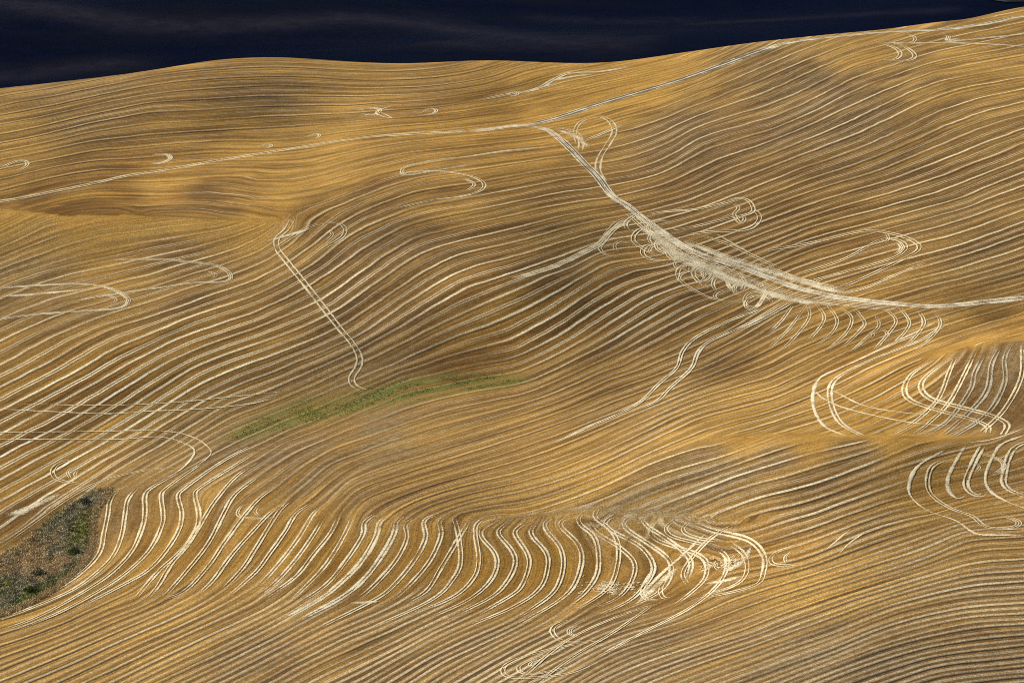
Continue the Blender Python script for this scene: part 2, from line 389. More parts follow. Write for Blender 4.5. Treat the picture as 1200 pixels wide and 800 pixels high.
def solve_level(h, phi0, snap):
    W, H = int((U1 - U0) / h) + 1, int((V1 - V0) / h) + 1
    # direction tensor relaxed outwards from the rows
    num = np.zeros((H - 1, W - 1, 2)); cnt = np.zeros((H - 1, W - 1)); block = np.zeros((H - 1, W - 1), bool)
    for g in GUIDE:
        d = np.gradient(g, axis=0); th = np.arctan2(-d[:, 1], d[:, 0])
        i = ((g[:, 0] - U0) / h).astype(int); j = ((g[:, 1] - V0) / h).astype(int)
        np.add.at(num, (j, i), np.stack([np.cos(2 * th), np.sin(2 * th)], 1)); np.add.at(cnt, (j, i), 1)
    for c_ in CUTS:
        l = smooth_line(pts(c_), h * .3); block[((l[:, 1] - V0) / h).astype(int), ((l[:, 0] - U0) / h).astype(int)] = True
    block[1:] |= block[:-1]
    known = (cnt > 0) & ~block; T = np.where(known[..., None], num / np.maximum(cnt, 1)[..., None], 0)
    # seed with nearest known (coarse), then relax with blocked cut cells
    kj, ki = np.nonzero(known); sub = slice(None, None, max(1, len(kj) // 1500)); kj2, ki2 = kj[sub], ki[sub]
    jj, ii = np.mgrid[0:H - 1, 0:W - 1]; F = T.copy()
    for j in range(H - 1):
        d2 = (ii[j][:, None] - ki2) ** 2 + 1.6 * (j - kj2) ** 2
        n_ = d2.argmin(1); F[j] = T[kj2[n_], ki2[n_]]
    F[known] = T[known]; ok = (~block).astype(float)[..., None]
    for it in range(260):
        Fp = np.pad(F * ok, ((1, 1), (1, 1), (0, 0))); Op = np.pad(ok, ((1, 1), (1, 1), (0, 0)))
        A = Fp[:-2, 1:-1] + Fp[2:, 1:-1] + Fp[1:-1, :-2] + Fp[1:-1, 2:]; B = Op[:-2, 1:-1] + Op[2:, 1:-1] + Op[1:-1, :-2] + Op[1:-1, 2:]
        N_ = A / np.maximum(B, 1e-6); F = np.where(known[..., None], T, N_)
    th = 0.5 * np.arctan2(F[..., 1], F[..., 0]); th = np.where(th < R(-50), th + math.pi, th)
    tx, ty = np.cos(th), -np.sin(th); nx, ny = np.sin(th), np.cos(th)
    cu = U0 + (np.arange(W - 1) + .5) * h; cv = V0 + (np.arange(H - 1) + .5) * h; CU, CV = np.meshgrid(cu, cv)
    f = 1 / look_at(CU, CV, [7]).reshape(CU.shape)
    wt = np.where(block, 0, 1.0); wn = np.where(block, 0, 0.2)
    if phi0 is None: phi0 = np.add.outer(np.arange(H) * h / 15., np.arange(W) * h / 40.)
    # row constraints
    gl = [g[::2] for g in GUIDE]; lens = [len(g) for g in gl]; G = np.vstack(gl)
    gi = np.clip((G[:, 0] - U0) / h, 0, W - 1.01); gj = np.clip((G[:, 1] - V0) / h, 0, H - 1.01); i0 = gi.astype(int); j0 = gj.astype(int); fx = gi - i0; fy = gj - j0
    idx = np.stack([j0 * W + i0, j0 * W + i0 + 1, (j0 + 1) * W + i0, (j0 + 1) * W + i0 + 1], 1)
    wb = np.stack([(1 - fx) * (1 - fy), fx * (1 - fy), (1 - fx) * fy, fx * fy], 1); gid = np.repeat(np.arange(len(gl)), lens); cntg = np.bincount(gid)
    wg = 0.02 * h * h / 16 if snap is None else 0.05 * h * h / 16
    free = np.ones(len(gid), bool) if snap is None else np.isnan(snap)[gid]
    def sample(p): return (p.ravel()[idx] * wb).sum(1)
    def grad(p):
        a, b, c, d = p[:-1, :-1], p[:-1, 1:], p[1:, :-1], p[1:, 1:]
        return (b - a + d - c) / (2 * h), (c - a + d - b) / (2 * h)
    def gradT(qx, qy):
        o = np.zeros((H, W)); k = 1 / (2 * h)
        o[:-1, :-1] += (-qx - qy) * k; o[:-1, 1:] += (qx - qy) * k; o[1:, :-1] += (-qx + qy) * k; o[1:, 1:] += (qx + qy) * k
        return o
    cell = h * h
    def A(p):
        px, py = grad(p); et = wt * (tx * px + ty * py); en = wn * (nx * px + ny * py)
        o = gradT(cell * (et * tx + en * nx), cell * (et * ty + en * ny))
        chk = (p[:-1, :-1] - p[:-1, 1:] - p[1:, :-1] + p[1:, 1:]) * .02
        o[:-1, :-1] += chk; o[:-1, 1:] -= chk; o[1:, :-1] -= chk; o[1:, 1:] += chk
        s_ = sample(p)
        s_ = np.where(free, s_ - (np.bincount(gid, s_) / cntg)[gid], s_)
        np.add.at(o.ravel(), idx.ravel(), (wg * s_[:, None] * wb).ravel())
        return o + 1e-7 * p
    rhs = gradT(cell * wn * f * nx, cell * wn * f * ny)
    if snap is not None: np.add.at(rhs.ravel(), idx.ravel(), (wg * np.where(free, 0, snap[gid])[:, None] * wb).ravel())
    p = phi0.copy(); r = rhs - A(p); d = r.copy(); rr = (r * r).sum()
    for it in range(220 if h < 6 else 500):
        Ad = A(d); al = rr / ((d * Ad).sum() + 1e-20); p += al * d; r -= al * Ad; r2 = (r * r).sum()
        if r2 < 1e-9: break
        d = r + (r2 / rr) * d; rr = r2
    s_ = sample(p); mean = np.bincount(gid, s_) / cntg
    return p, mean
def upsample(p, h0, h1):
    W, H = int((U1 - U0) / h1) + 1, int((V1 - V0) / h1) + 1
    return bil(p, h0, *np.meshgrid(U0 + np.arange(W) * h1, V0 + np.arange(H) * h1))
def bil(p, h, u, v):
    x = np.clip((u - U0) / h, 0, p.shape[1] - 1.001); y = np.clip((v - V0) / h, 0, p.shape[0] - 1.001); i = x.astype(int); j = y.astype(int); x = x - i; y = y - j
    return (p[j, i] * (1 - x) + p[j, i + 1] * x) * (1 - y) + (p[j + 1, i] * (1 - x) + p[j + 1, i + 1] * x) * y
ph, mean = solve_level(16, None, None)
ph, mean = solve_level(8, upsample(ph, 16, 8), None)
snap = np.round(mean)
def meet(ga, gb):                                     # least distance between two surveyed rows
    return np.sqrt(((ga[::3, None] - gb[None, ::3]) ** 2).sum(-1)).min()
bad = np.zeros(len(GUIDE), bool)
for i in range(len(GUIDE)):
    for j in range(i):
        if snap[i] == snap[j] and not bad[j]:
            lo, hi = max(GUIDE[i][:, 0].min(), GUIDE[j][:, 0].min()), min(GUIDE[i][:, 0].max(), GUIDE[j][:, 0].max())
            if hi - lo > 6 or meet(GUIDE[i], GUIDE[j]) < 45: bad[i] = True
snap = np.where(bad, np.nan, snap)
ph, _ = solve_level(8, ph, snap)
ph, _ = solve_level(4, upsample(ph, 8, 4), snap)

PU, PV = to_photo(GX, GY, GZ)
PHASE = bil(ph, 4, PU, PV)
for c_ in CUTS:                                       # at a fold each side keeps its own rows
    l = pts(c_); cu = U0 + np.arange(ph.shape[1]) * 4.; cols = np.nonzero((cu >= l[0, 0]) & (cu <= l[-1, 0]))[0]
    pf, pb = ph.copy(), ph.copy()
    for k in cols:
        vc = np.interp(cu[k], l[:, 0], l[:, 1]); jf = int(np.ceil((vc + 5 - V0) / 4)); jb = int(np.floor((vc - 5 - V0) / 4))
        n_ = np.arange(jf); pf[:jf, k] = ph[jf, k] + (n_ - jf) * (ph[jf + 2, k] - ph[jf, k]) / 2
        n_ = np.arange(jb + 1, ph.shape[0]); pb[jb + 1:, k] = ph[jb, k] + (n_ - jb) * (ph[jb, k] - ph[jb - 2, k]) / 2
    vc = np.interp(PU, l[:, 0], l[:, 1]); near = (PU >= l[0, 0]) & (PU <= l[-1, 0]) & (np.abs(PV - vc) < 14)
    PHASE = np.where(near, np.where(PV > vc, bil(pf, 4, PU, PV), bil(pb, 4, PU, PV)), PHASE)
fy_, fx_ = np.gradient(PHASE, STEP); FREQ = np.minimum(np.hypot(fx_, fy_), .5)
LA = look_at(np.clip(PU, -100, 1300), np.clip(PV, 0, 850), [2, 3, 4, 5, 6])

for c_ in CUTS:
    l = pts(c_); vc = np.interp(PU, l[:, 0], l[:, 1]); fade = np.clip((np.abs(PV - vc) - 1.5) / 5, 0, 1) if c_ != CUTS[0] else np.clip((np.abs(PV - vc) - .5) / 2, 0, 1); fade = np.where((PU > l[0, 0]) & (PU < l[-1, 0]), fade, 1).ravel()[:, None]
    LA[:, :3] *= fade
FREQ = np.minimum(FREQ, .3)

def inside(poly, u, v):
    r_ = np.zeros(np.shape(u), bool); n = len(poly)
    for i in range(n):
        (xa, ya), (xb, yb) = poly[i], poly[(i + 1) % n]
        cnd = ((ya > v) != (yb > v)) & (u < (xb - xa) * (v - ya) / (yb - ya + 1e-9) + xa); r_ ^= cnd
    return r_
SCRUB_P = pts('-40,735 -40,672 0,652 30,633 60,607 100,580 128,571 122,582 109,602 107,640 92,664 62,689 25,709')
GREEN_P = pts('258,518 300,490 340,474 390,462 430,452 480,444 540,438 600,438 628,446 600,452 540,458 480,470 430,480 380,492 330,504 290,515')
patch = inside(SCRUB_P, PU, PV).astype(float)
green = inside(GREEN_P, PU, PV).astype(float)
def blur(a, n=2):
    for _ in range(n):
        p = np.pad(a, 1, 'edge'); a = (p[:-2, 1:-1] + p[2:, 1:-1] + p[1:-1, :-2] + p[1:-1, 2:] + p[1:-1, 1:-1]) / 5
    return a
patch = blur(patch, 1); green = blur(green, 6)

# ------------------------------------------------------------------ stubble material
m = Mat('stubble'); g_pos = m.pos(); sep = m.n('ShaderNodeSeparateXYZ'); m.put(sep.inputs[0], g_pos); X, Y = sep.outputs[0], sep.outputs[1]
pale, thin, dark, grey, gold = [m.attr(k) for k in ('pale_rows', 'thin_rows', 'dark_rows', 'grey_straw', 'gold_and_sunlit')]
q0 = m.attr('row_phase'); fr = m.attr('row_freq'); wob = m.noise(g_pos, 0.045, 2)
q = m.math('ADD', q0, m.math('MULTIPLY', m.math('SUBTRACT', wob, .5), .16))
xs, ys = m.math('MULTIPLY', X, 1 / 70), m.math('MULTIPLY', Y, 1 / 70)
def along(k, off=0.0, st=1.0):                        # noise drawn out along the rows
    return m.xyz(m.math('MULTIPLY_ADD', q, k, off), m.math('MULTIPLY', xs, st), m.math('MULTIPLY', ys, st))
st1 = m.noise(along(1.3), 1, 2); st2 = m.noise(along(7, 31, 1.5), 1, 3, .6); st3 = m.noise(along(3.1, 77, .6), 1, 2); rown = m.noise(along(.9, 13, .5), 1, 1); speck = m.noise(g_pos, 2.6, 2, .7)
grain = m.noise(g_pos, 1.3, 3, .7); grain2 = m.noise(g_pos, .35, 3, .6); big = m.noise(g_pos, .012, 3)
# base colour
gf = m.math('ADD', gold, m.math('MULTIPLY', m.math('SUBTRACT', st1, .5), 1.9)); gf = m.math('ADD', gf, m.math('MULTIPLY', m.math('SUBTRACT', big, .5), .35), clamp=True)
base = m.mix(gf, (.135, .064, .011), (.44, .250, .055))  # brown to gold: straw colour with some sunlit and shaded relief painted in
base = m.mix(m.math('MULTIPLY', m.rng(st3, .5, .75), .45), base, (.33, .145, .022))
busy = m.rng(m.math('MAXIMUM', dark, pale), .05, .35, .35, 1)
base = m.mul(base, m.math('ADD', 1, m.math('MULTIPLY', m.rng(st2, .25, .75, -.5, .5), busy)))
fin = m.math('SINE', m.math('MULTIPLY', m.math('ADD', q, m.math('MULTIPLY', st3, .25)), math.pi * 8))
base = m.mul(base, m.math('MULTIPLY_ADD', fin, m.math('MULTIPLY', m.rng(rown, .3, .65, .05, .26), busy), 1.0))
fin2 = m.rng(m.math('SINE', m.math('MULTIPLY', m.math('ADD', q, .31), math.pi * 6)), .72, .98)
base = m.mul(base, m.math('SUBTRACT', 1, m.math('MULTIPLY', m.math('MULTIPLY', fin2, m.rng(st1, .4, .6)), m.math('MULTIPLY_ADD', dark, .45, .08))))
alt = m.math('SINE', m.math('MULTIPLY', q, math.pi * 2))
base = m.mul(base, m.math('MULTIPLY_ADD', alt, m.math('MULTIPLY', busy, .09), 1.0))  # alternate light and dark of leaning stubble, shading painted into the colour
gr = m.math('MULTIPLY', grey, m.rng(m.math('ADD', m.math('MULTIPLY', st3, .5), m.math('MULTIPLY', grain2, .55)), .36, .62), clamp=True)
base = m.mix(m.math('MULTIPLY', gr, .95), base, m.mul((.25, .20, .118), m.rng(st2, .25, .75, .75, 1.25)))
def line(c, hw, jit=.6):                               # a ragged stripe at phase c
    d = m.math('ABSOLUTE', m.math('SUBTRACT', m.math('FRACT', m.math('ADD', q, .5 - c)), .5))
    hw_ = m.math('MINIMUM', m.math('MULTIPLY', fr, hw), .3)
    d = m.math('ADD', d, m.math('MULTIPLY', m.math('SUBTRACT', grain, .5), m.math('MULTIPLY', hw_, jit)))
    return m.rng(d, m.math('MULTIPLY', hw_, .55), m.math('MULTIPLY', hw_, 1.15), 1, 0, True)
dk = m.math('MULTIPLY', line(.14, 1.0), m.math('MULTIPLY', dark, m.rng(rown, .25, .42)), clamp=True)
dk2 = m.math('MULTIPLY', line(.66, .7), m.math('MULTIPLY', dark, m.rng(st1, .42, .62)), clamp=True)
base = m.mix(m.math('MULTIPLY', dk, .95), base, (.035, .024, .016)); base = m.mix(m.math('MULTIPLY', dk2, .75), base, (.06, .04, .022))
pm = m.rng(m.noise(along(.9, 51, .8), 1, 2), .3, .6, .2, 1)
pl = m.math('MULTIPLY', m.math('MULTIPLY', line(0, .88), pm), pale, clamp=True)
tl = m.math('MAXIMUM', line(.46, .5), line(.57, .5)); tl = m.math('MULTIPLY', m.math('MULTIPLY', tl, m.rng(st3, .3, .6, .25, 1)), thin, clamp=True)
straw_c = m.mix(m.rng(grain, .25, .55), (.72, .59, .35), (.98, .90, .67))
base = m.mix(m.math('MULTIPLY', tl, .95), base, straw_c); base = m.mix(m.math('MULTIPLY', pl, .95), base, straw_c)
base = m.mul(base, m.rng(grain, .3, .7, .68, 1.32)); base = m.mul(base, m.rng(speck, .3, .7, .74, 1.26)); base = m.mul(base, m.rng(grain2, .3, .7, .88, 1.12))
base = m.mix(m.math('MULTIPLY', m.attr('green_shoots'), m.rng(m.math('ADD', st3, grain2), .75, 1.25)), base, (.13, .16, .03))
base = m.mix(m.attr('scrub_soil'), base, m.mix(m.rng(grain2, .4, .6), (.20, .14, .08), (.34, .24, .12)))
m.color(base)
bump = m.n('ShaderNodeBump'); bump.inputs['Strength'].default_value = .4; bump.inputs['Distance'].default_value = .6
m.put(bump.inputs['Height'], m.math('ADD', st2, grain)); m.put(m.b.inputs['Normal'], bump.outputs[0])
STUBBLE = m.m

nj, ni = GX.shape; vid = np.arange(nj * ni).reshape(nj, ni)
fac = np.stack([vid[:-1, :-1], vid[:-1, 1:], vid[1:, 1:], vid[1:, :-1]], -1).reshape(-1, 4)
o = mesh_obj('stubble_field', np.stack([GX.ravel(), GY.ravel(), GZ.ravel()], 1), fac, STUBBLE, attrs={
    'row_phase': PHASE, 'row_freq': FREQ, 'pale_rows': LA[:, 0], 'thin_rows': LA[:, 1], 'dark_rows': LA[:, 2], 'grey_straw': LA[:, 3], 'gold_and_sunlit': LA[:, 4],
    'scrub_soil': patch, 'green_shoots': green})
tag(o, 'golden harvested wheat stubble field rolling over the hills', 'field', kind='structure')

# ------------------------------------------------------------------ far ploughed hillside, under a cloud's shadow
m = Mat('ploughed_soil'); p_ = m.pos(); n1 = m.noise(m.n('ShaderNodeVectorMath', operation='MULTIPLY').outputs[0], 1, 4)
vm = m.t.nodes[-2] if False else [x for x in m.t.nodes if x.bl_idname == 'ShaderNodeVectorMath'][0]; m.put(vm.inputs[0], p_); vm.inputs[1].default_value = (.0035, .011, .01)
n2 = m.noise(p_, .05, 4, .7)
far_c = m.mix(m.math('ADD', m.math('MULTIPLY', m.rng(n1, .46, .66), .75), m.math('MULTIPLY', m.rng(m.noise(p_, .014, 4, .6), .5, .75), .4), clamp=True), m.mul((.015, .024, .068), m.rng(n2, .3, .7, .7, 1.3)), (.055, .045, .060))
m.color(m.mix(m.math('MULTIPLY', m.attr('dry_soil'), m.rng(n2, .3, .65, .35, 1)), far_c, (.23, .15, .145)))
FX, FY = np.meshgrid(np.concatenate([np.arange(-9000, -1500, 500), np.arange(-1500, -700, 50), np.arange(-700, 701, 12), np.arange(750, 1501, 50), np.arange(2000, 9001, 500)]), np.concatenate([np.arange(-3000, 1600, 400), np.arange(1600, 2100, 25), np.arange(2100, 3100, 12), np.arange(3100, 3400, 25), np.arange(3400, 12001, 400)]))
def far_h(x, y):
    z = 18 + np.clip(y - 2120, 0, 5000) * .052 + 9 * np.sin(x / 210 + y / 170) * np.clip((y - 2150) / 300, 0, 1) + 7 * np.sin(x / 120 - y / 95 + 1.3) * np.clip((y - 2200) / 300, 0, 1)
    s_ = np.clip((y - 1950) / 170, 0, 1); s_ = s_ * s_ * (3 - 2 * s_); side = np.clip((np.abs(x) - 560) / 120, 0, 1)
    return z * s_ + (-45) * (1 - s_)
def far_ground(u, v):
    a, b, c = ray(u, v); out = []
    for k in range(len(a)):
        T = np.arange(1900, 5000, 4.0); d = CAM_H + c[k] * T / b[k] - far_h(a[k] / b[k] * T, T); i = int((d <= 0).argmax()); out.append((a[k] / b[k] * T[i], T[i]))
    return np.array(out)
DRY = np.zeros(FX.shape)
for ln, wd, am in (('-40,0 30,6 80,14 150,27 220,31 300,29 400,22 470,26 540,36', 26, 1), ('500,28 560,38 620,46 700,50', 40, .7), ('-40,92 20,90 80,82 140,76', 22, .7), ('640,22 720,26 800,24', 22, .4), ('520,50 600,55 690,56 760,44', 18, .5), ('820,28 900,24 1000,18 1110,12', 14, .5)):
    l = smooth_line(pts(ln), 6); fl = far_ground(l[:, 0], l[:, 1]); fl = np.concatenate([fl, (fl[1:] + fl[:-1]) / 2])
    d2 = np.full(FX.shape, 1e9)
    for x_, y_ in fl: d2 = np.minimum(d2, (FX - x_) ** 2 + ((FY - y_) * .8) ** 2)
    DRY = np.maximum(DRY, am * np.exp(-d2 / wd ** 2))
FZ = far_h(FX, FY); nj, ni = FX.shape; vid = np.arange(nj * ni).reshape(nj, ni)
fac = np.stack([vid[:-1, :-1], vid[:-1, 1:], vid[1:, 1:], vid[1:, :-1]], -1).reshape(-1, 4)
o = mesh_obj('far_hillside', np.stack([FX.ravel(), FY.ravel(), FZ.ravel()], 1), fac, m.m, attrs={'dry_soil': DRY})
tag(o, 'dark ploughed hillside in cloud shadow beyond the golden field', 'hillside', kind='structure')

# the cloud that shades it: a heap of rounded billows, high and to the left, above the frame
m = Mat('cloud_vapour'); m.color((.9, .9, .92)); n_ = 64
uu, vv = np.meshgrid(np.linspace(0, 2 * np.pi, 120, endpoint=False), np.linspace(-np.pi / 2, np.pi / 2, n_))
cx, cy = np.cos(uu) * np.cos(vv), np.sin(uu) * np.cos(vv)
cx, cy = [np.sign(k) * np.abs(k) ** .7 for k in (cx, cy)]
bil_ = 1 + .035 * np.sin(7 * uu + 1) + .025 * np.sin(13 * uu + 3 * vv)
hh = np.where(vv > 0, 260, 70) * np.sin(vv) + 40 * np.sin(5 * cx * 3) * np.cos(4 * cy * 3) * np.cos(vv)
CZc = 1100.; off = S_DIR[:2] / S_DIR[2] * (CZc - 40)
cv_ = np.stack([off[0] + cx * bil_ * 1500, off[1] + 2920 + cy * bil_ * 860, CZc + hh], -1).reshape(-1, 3)
vid = np.arange(n_ * 120).reshape(n_, 120); nx_ = np.roll(vid, -1, 1)
fac = np.stack([vid[:-1], nx_[:-1], nx_[1:], vid[1:]], -1).reshape(-1, 4)
tag(mesh_obj('cloud', cv_, fac, m.m), 'broad white cloud drifting high above the dark far hillside', 'cloud', kind='structure')

# ------------------------------------------------------------------ straw laid on the field
def straw_mat(name, lo, hi, cover, dirt=None):
    m = Mat(name); al, ac = m.attr('along'), m.attr('across'); p_ = m.pos()
    n1 = m.noise(p_, 1.6, 3, .65); n2 = m.noise(p_, .12, 2); n3 = m.noise(m.xyz(m.math('MULTIPLY', al, .09), m.math('MULTIPLY', ac, 1.2), 0.0), 1, 3)
    c = m.mix(m.rng(n1, .3, .7), lo, hi)
    if dirt: c = m.mix(m.math('MULTIPLY', m.rng(m.math('ADD', m.math('MULTIPLY', n3, .6), m.math('MULTIPLY', n1, .4)), .48, .6), dirt[1]), c, dirt[0])
    m.color(c)
    edge = m.math('ABSOLUTE', ac)
    dens = m.math('SUBTRACT', m.math('ADD', m.math('MULTIPLY_ADD', m.math('SUBTRACT', n2, .5), 2.3, cover), m.math('MULTIPLY', m.math('SUBTRACT', n1, .5), 2.6)), m.math('MULTIPLY', m.math('MULTIPLY', edge, edge), 1.0))
    dens = m.math('SUBTRACT', dens, m.math('MULTIPLY', m.attr('ends'), .9))
    m.alpha(m.rng(dens, .05, 1.05))
    return m.m
STRAW = {'bright': straw_mat('bright_straw', (.66, .54, .33), (.88, .80, .60), 1.05), 'pale': straw_mat('pale_straw', (.55, .44, .26), (.84, .74, .52), 1.12),
         'faint': straw_mat('thin_straw', (.50, .39, .22), (.76, .66, .45), 1.0), 'grey': straw_mat('grey_straw', (.36, .31, .22), (.56, .50, .38), 1.0)}
TRACK_M = straw_mat('track_dust', (.58, .49, .34), (.97, .89, .70), .95, ((.13, .10, .07), .4))
RUT_M = straw_mat('bare_rut', (.085, .075, .065), (.17, .15, .12), 1.0)

LIFT = [0]
def lay(line_px, width_px, offs_px, raise_m=.05):      # strands of straw following a surveyed line over the land
    LIFT[0] = (LIFT[0] + 1) % 23; lift = .05 + .006 * LIFT[0]
    g = ground(line_px[:, 0], line_px[:, 1]); xy = g[:, :2]
    keep = np.concatenate([[True], np.linalg.norm(np.diff(xy, axis=0), axis=1) > .15]); xy = xy[keep]
    if len(xy) < 3: return None
    seg = np.linalg.norm(np.diff(xy, axis=0), axis=1); s_ = np.concatenate([[0], np.cumsum(seg)]); n = max(4, int(s_[-1] / 1.4))
    t = np.linspace(0, s_[-1], n); xy = np.stack([np.interp(t, s_, xy[:, k]) for k in (0, 1)], 1)
    for _ in range(2): xy[1:-1] = (xy[:-2] + 2 * xy[1:-1] + xy[2:]) / 4
    d = np.gradient(xy, axis=0); d /= np.linalg.norm(d, axis=1, keepdims=True) + 1e-9; nrm = np.stack([-d[:, 1], d[:, 0]], 1)
    mpp = np.median(np.hypot(np.hypot(xy[:, 0], xy[:, 1]), CAM_H - g[:, 2].mean())) / FPX
    V, Fc, al, ac, en = [], [], [], [], []; base = 0; fl = min(14., s_[-1] * .22); endf = np.clip(1 - np.minimum(t, s_[-1] - t) / fl, 0, 1)
    for off in offs_px:
        jit = np.convolve(rng.normal(0, 1, n + 8), np.ones(9) / 9, 'valid')
        wv = 1.05 * width_px * mpp * np.maximum(.35, 1 + .6 * jit) / 2; wv[:2] *= [.3, .7]; wv[-2:] *= [.7, .3]
        wander = np.convolve(rng.normal(0, 1, n + 24), np.ones(25) / 25, 'valid') * .6 * mpp
        for a_, up in ((-1, .04), (-.45, .8), (0, 1), (.45, .8), (1, .04)):
            q = xy + nrm * (off * mpp + wander + wv * a_)[:, None]
            V.append(np.column_stack([q, hgt(q[:, 0], q[:, 1]) + lift + raise_m * up])); al.append(t + off * 40); ac.append(np.full(n, a_)); en.append(endf)
        for k in range(4):
            i = base + k * n + np.arange(n - 1); Fc.append(np.stack([i, i + 1, i + n + 1, i + n], 1))
        base += 5 * n
    return np.vstack(V), np.vstack(Fc), np.concatenate(al), np.concatenate(ac), np.concatenate(en)

def straw(name, line, style, width, offs, label, cat='straw', group=None, smooth=True, raise_m=.05, mat=None, kind=None):
    l = smooth_line(pts(line)) if isinstance(line, str) else line
    r_ = lay(l, width, offs, raise_m)
    if r_ is None: print('skip', label); return
    o = mesh_obj(name, r_[0], r_[1], mat or STRAW[style], attrs={'along': r_[2], 'across': r_[3], 'ends': r_[4]})
    return tag(o, label, cat, group, kind)
ORD = ['first', 'second', 'third', 'fourth', 'fifth', 'sixth', 'seventh', 'eighth', 'ninth', 'tenth', 'eleventh', 'twelfth', 'thirteenth', 'fourteenth', 'fifteenth', 'sixteenth', 'seventeenth', 'eighteenth', 'nineteenth', 'twentieth']
ORD += ['twenty-' + k for k in ORD[:9]] + ['thirtieth'] + ['thirty-' + k for k in ORD[:9]]

# farm tracks (part of the ground)
RIDGE = smooth_line(pts('-80,250 0,236 20,233 60,225 100,217 150,206 200,198 250,189 300,181 350,173 400,165 440,160 500,156 560,153 600,148 620,146 650,139 700,123 750,108 800,93 850,75 885,62 900,57 925,50 962,45 1000,41 1050,37 1100,35 1150,29 1175,24 1200,19 1300,8'))
DRAW = smooth_line(pts('618,148 640,152 655,162 670,176 685,192 700,207 717,229 735,241 750,253 780,275 812,295 850,308 875,316 900,325 937,338 975,347 1012,352 1050,356 1087,359 1125,357 1162,353 1200,349 1300,341'))
def track(line, style, width, offs, mat=None, raise_m=.05): return lay(line, width, offs, raise_m), (mat or STRAW[style])
def track_obj(name, label, base, ruts):               # dusty verge strips with the bare wheel ruts as a part
    r_, mt = base; o = mesh_obj(name, r_[0], r_[1], mt, attrs={'along': r_[2], 'across': r_[3], 'ends': r_[4]}); tag(o, label, 'track', kind='structure')
    for r_, mt in ruts:
        k = mesh_obj('wheel_rut', r_[0], r_[1], mt, parent=o, attrs={'along': r_[2], 'across': r_[3], 'ends': r_[4]})
    return o
in_px = lambda l, a, b: l[(l[:, 0] >= a) & (l[:, 0] <= b)]
track_obj('ridge_track', 'dusty farm track climbing along the ridge to the top right corner', track(in_px(RIDGE, 540, 1300), None, 5, [-4.2, 0, 4.2], TRACK_M), [track(in_px(RIDGE, -80, 560), 'faint', 4, [-3.4, 3.0]), track(in_px(RIDGE, 610, 905), None, 5, [-3.6, 3.6], RUT_M, .08), track(in_px(RIDGE, 905, 1300), None, 3, [2.5], RUT_M, .08), track(in_px(RIDGE, 0, 160), None, 4, [-6], RUT_M, .08)])
track_obj('valley_track', 'pale dusty farm track running down the draw and away to the right', track(DRAW, None, 3.2, [-4.2, -1.6, 1.6, 4.2], TRACK_M), [track(in_px(DRAW, 655, 715), None, 3, [-2.6, 2.6], RUT_M, .08), track(in_px(DRAW, 715, 790), None, 1, [0], RUT_M, .08)])
HUB = smooth_line(pts('740,246 770,272 812,300 850,316 885,330 930,345 975,352 1020,357 1060,360'))
straw('straw_trail', HUB, 'pale', 1.5, [-12, -8.5, -4, .5, 5], 'broad spread of trampled straw along the lower edge of the valley track', 'straw')
straw('straw_trail', smooth_line(pts('800,283 850,303 900,318 950,334 1000,345')), 'pale', 1.4, [0, 5, 9], 'pale straw strips along the upper edge of the valley track', 'straw')

# the row of S-bends
for k, l in enumerate(SBEND.split('\n')):
    broad = k in (17, 18)
    side = 'from the left end of the row of S-bends'
    straw('straw_row', l, 'bright' if k > 10 else 'pale', 2.5 if not broad else 4.2, [-2.1, 2.1] if not broad else [-2.2, 2.2],
          f'{"broad bright" if broad else "pale"} bent straw row, {ORD[k]} {side}', 'straw row', 'straw rows bending along the lower slope')

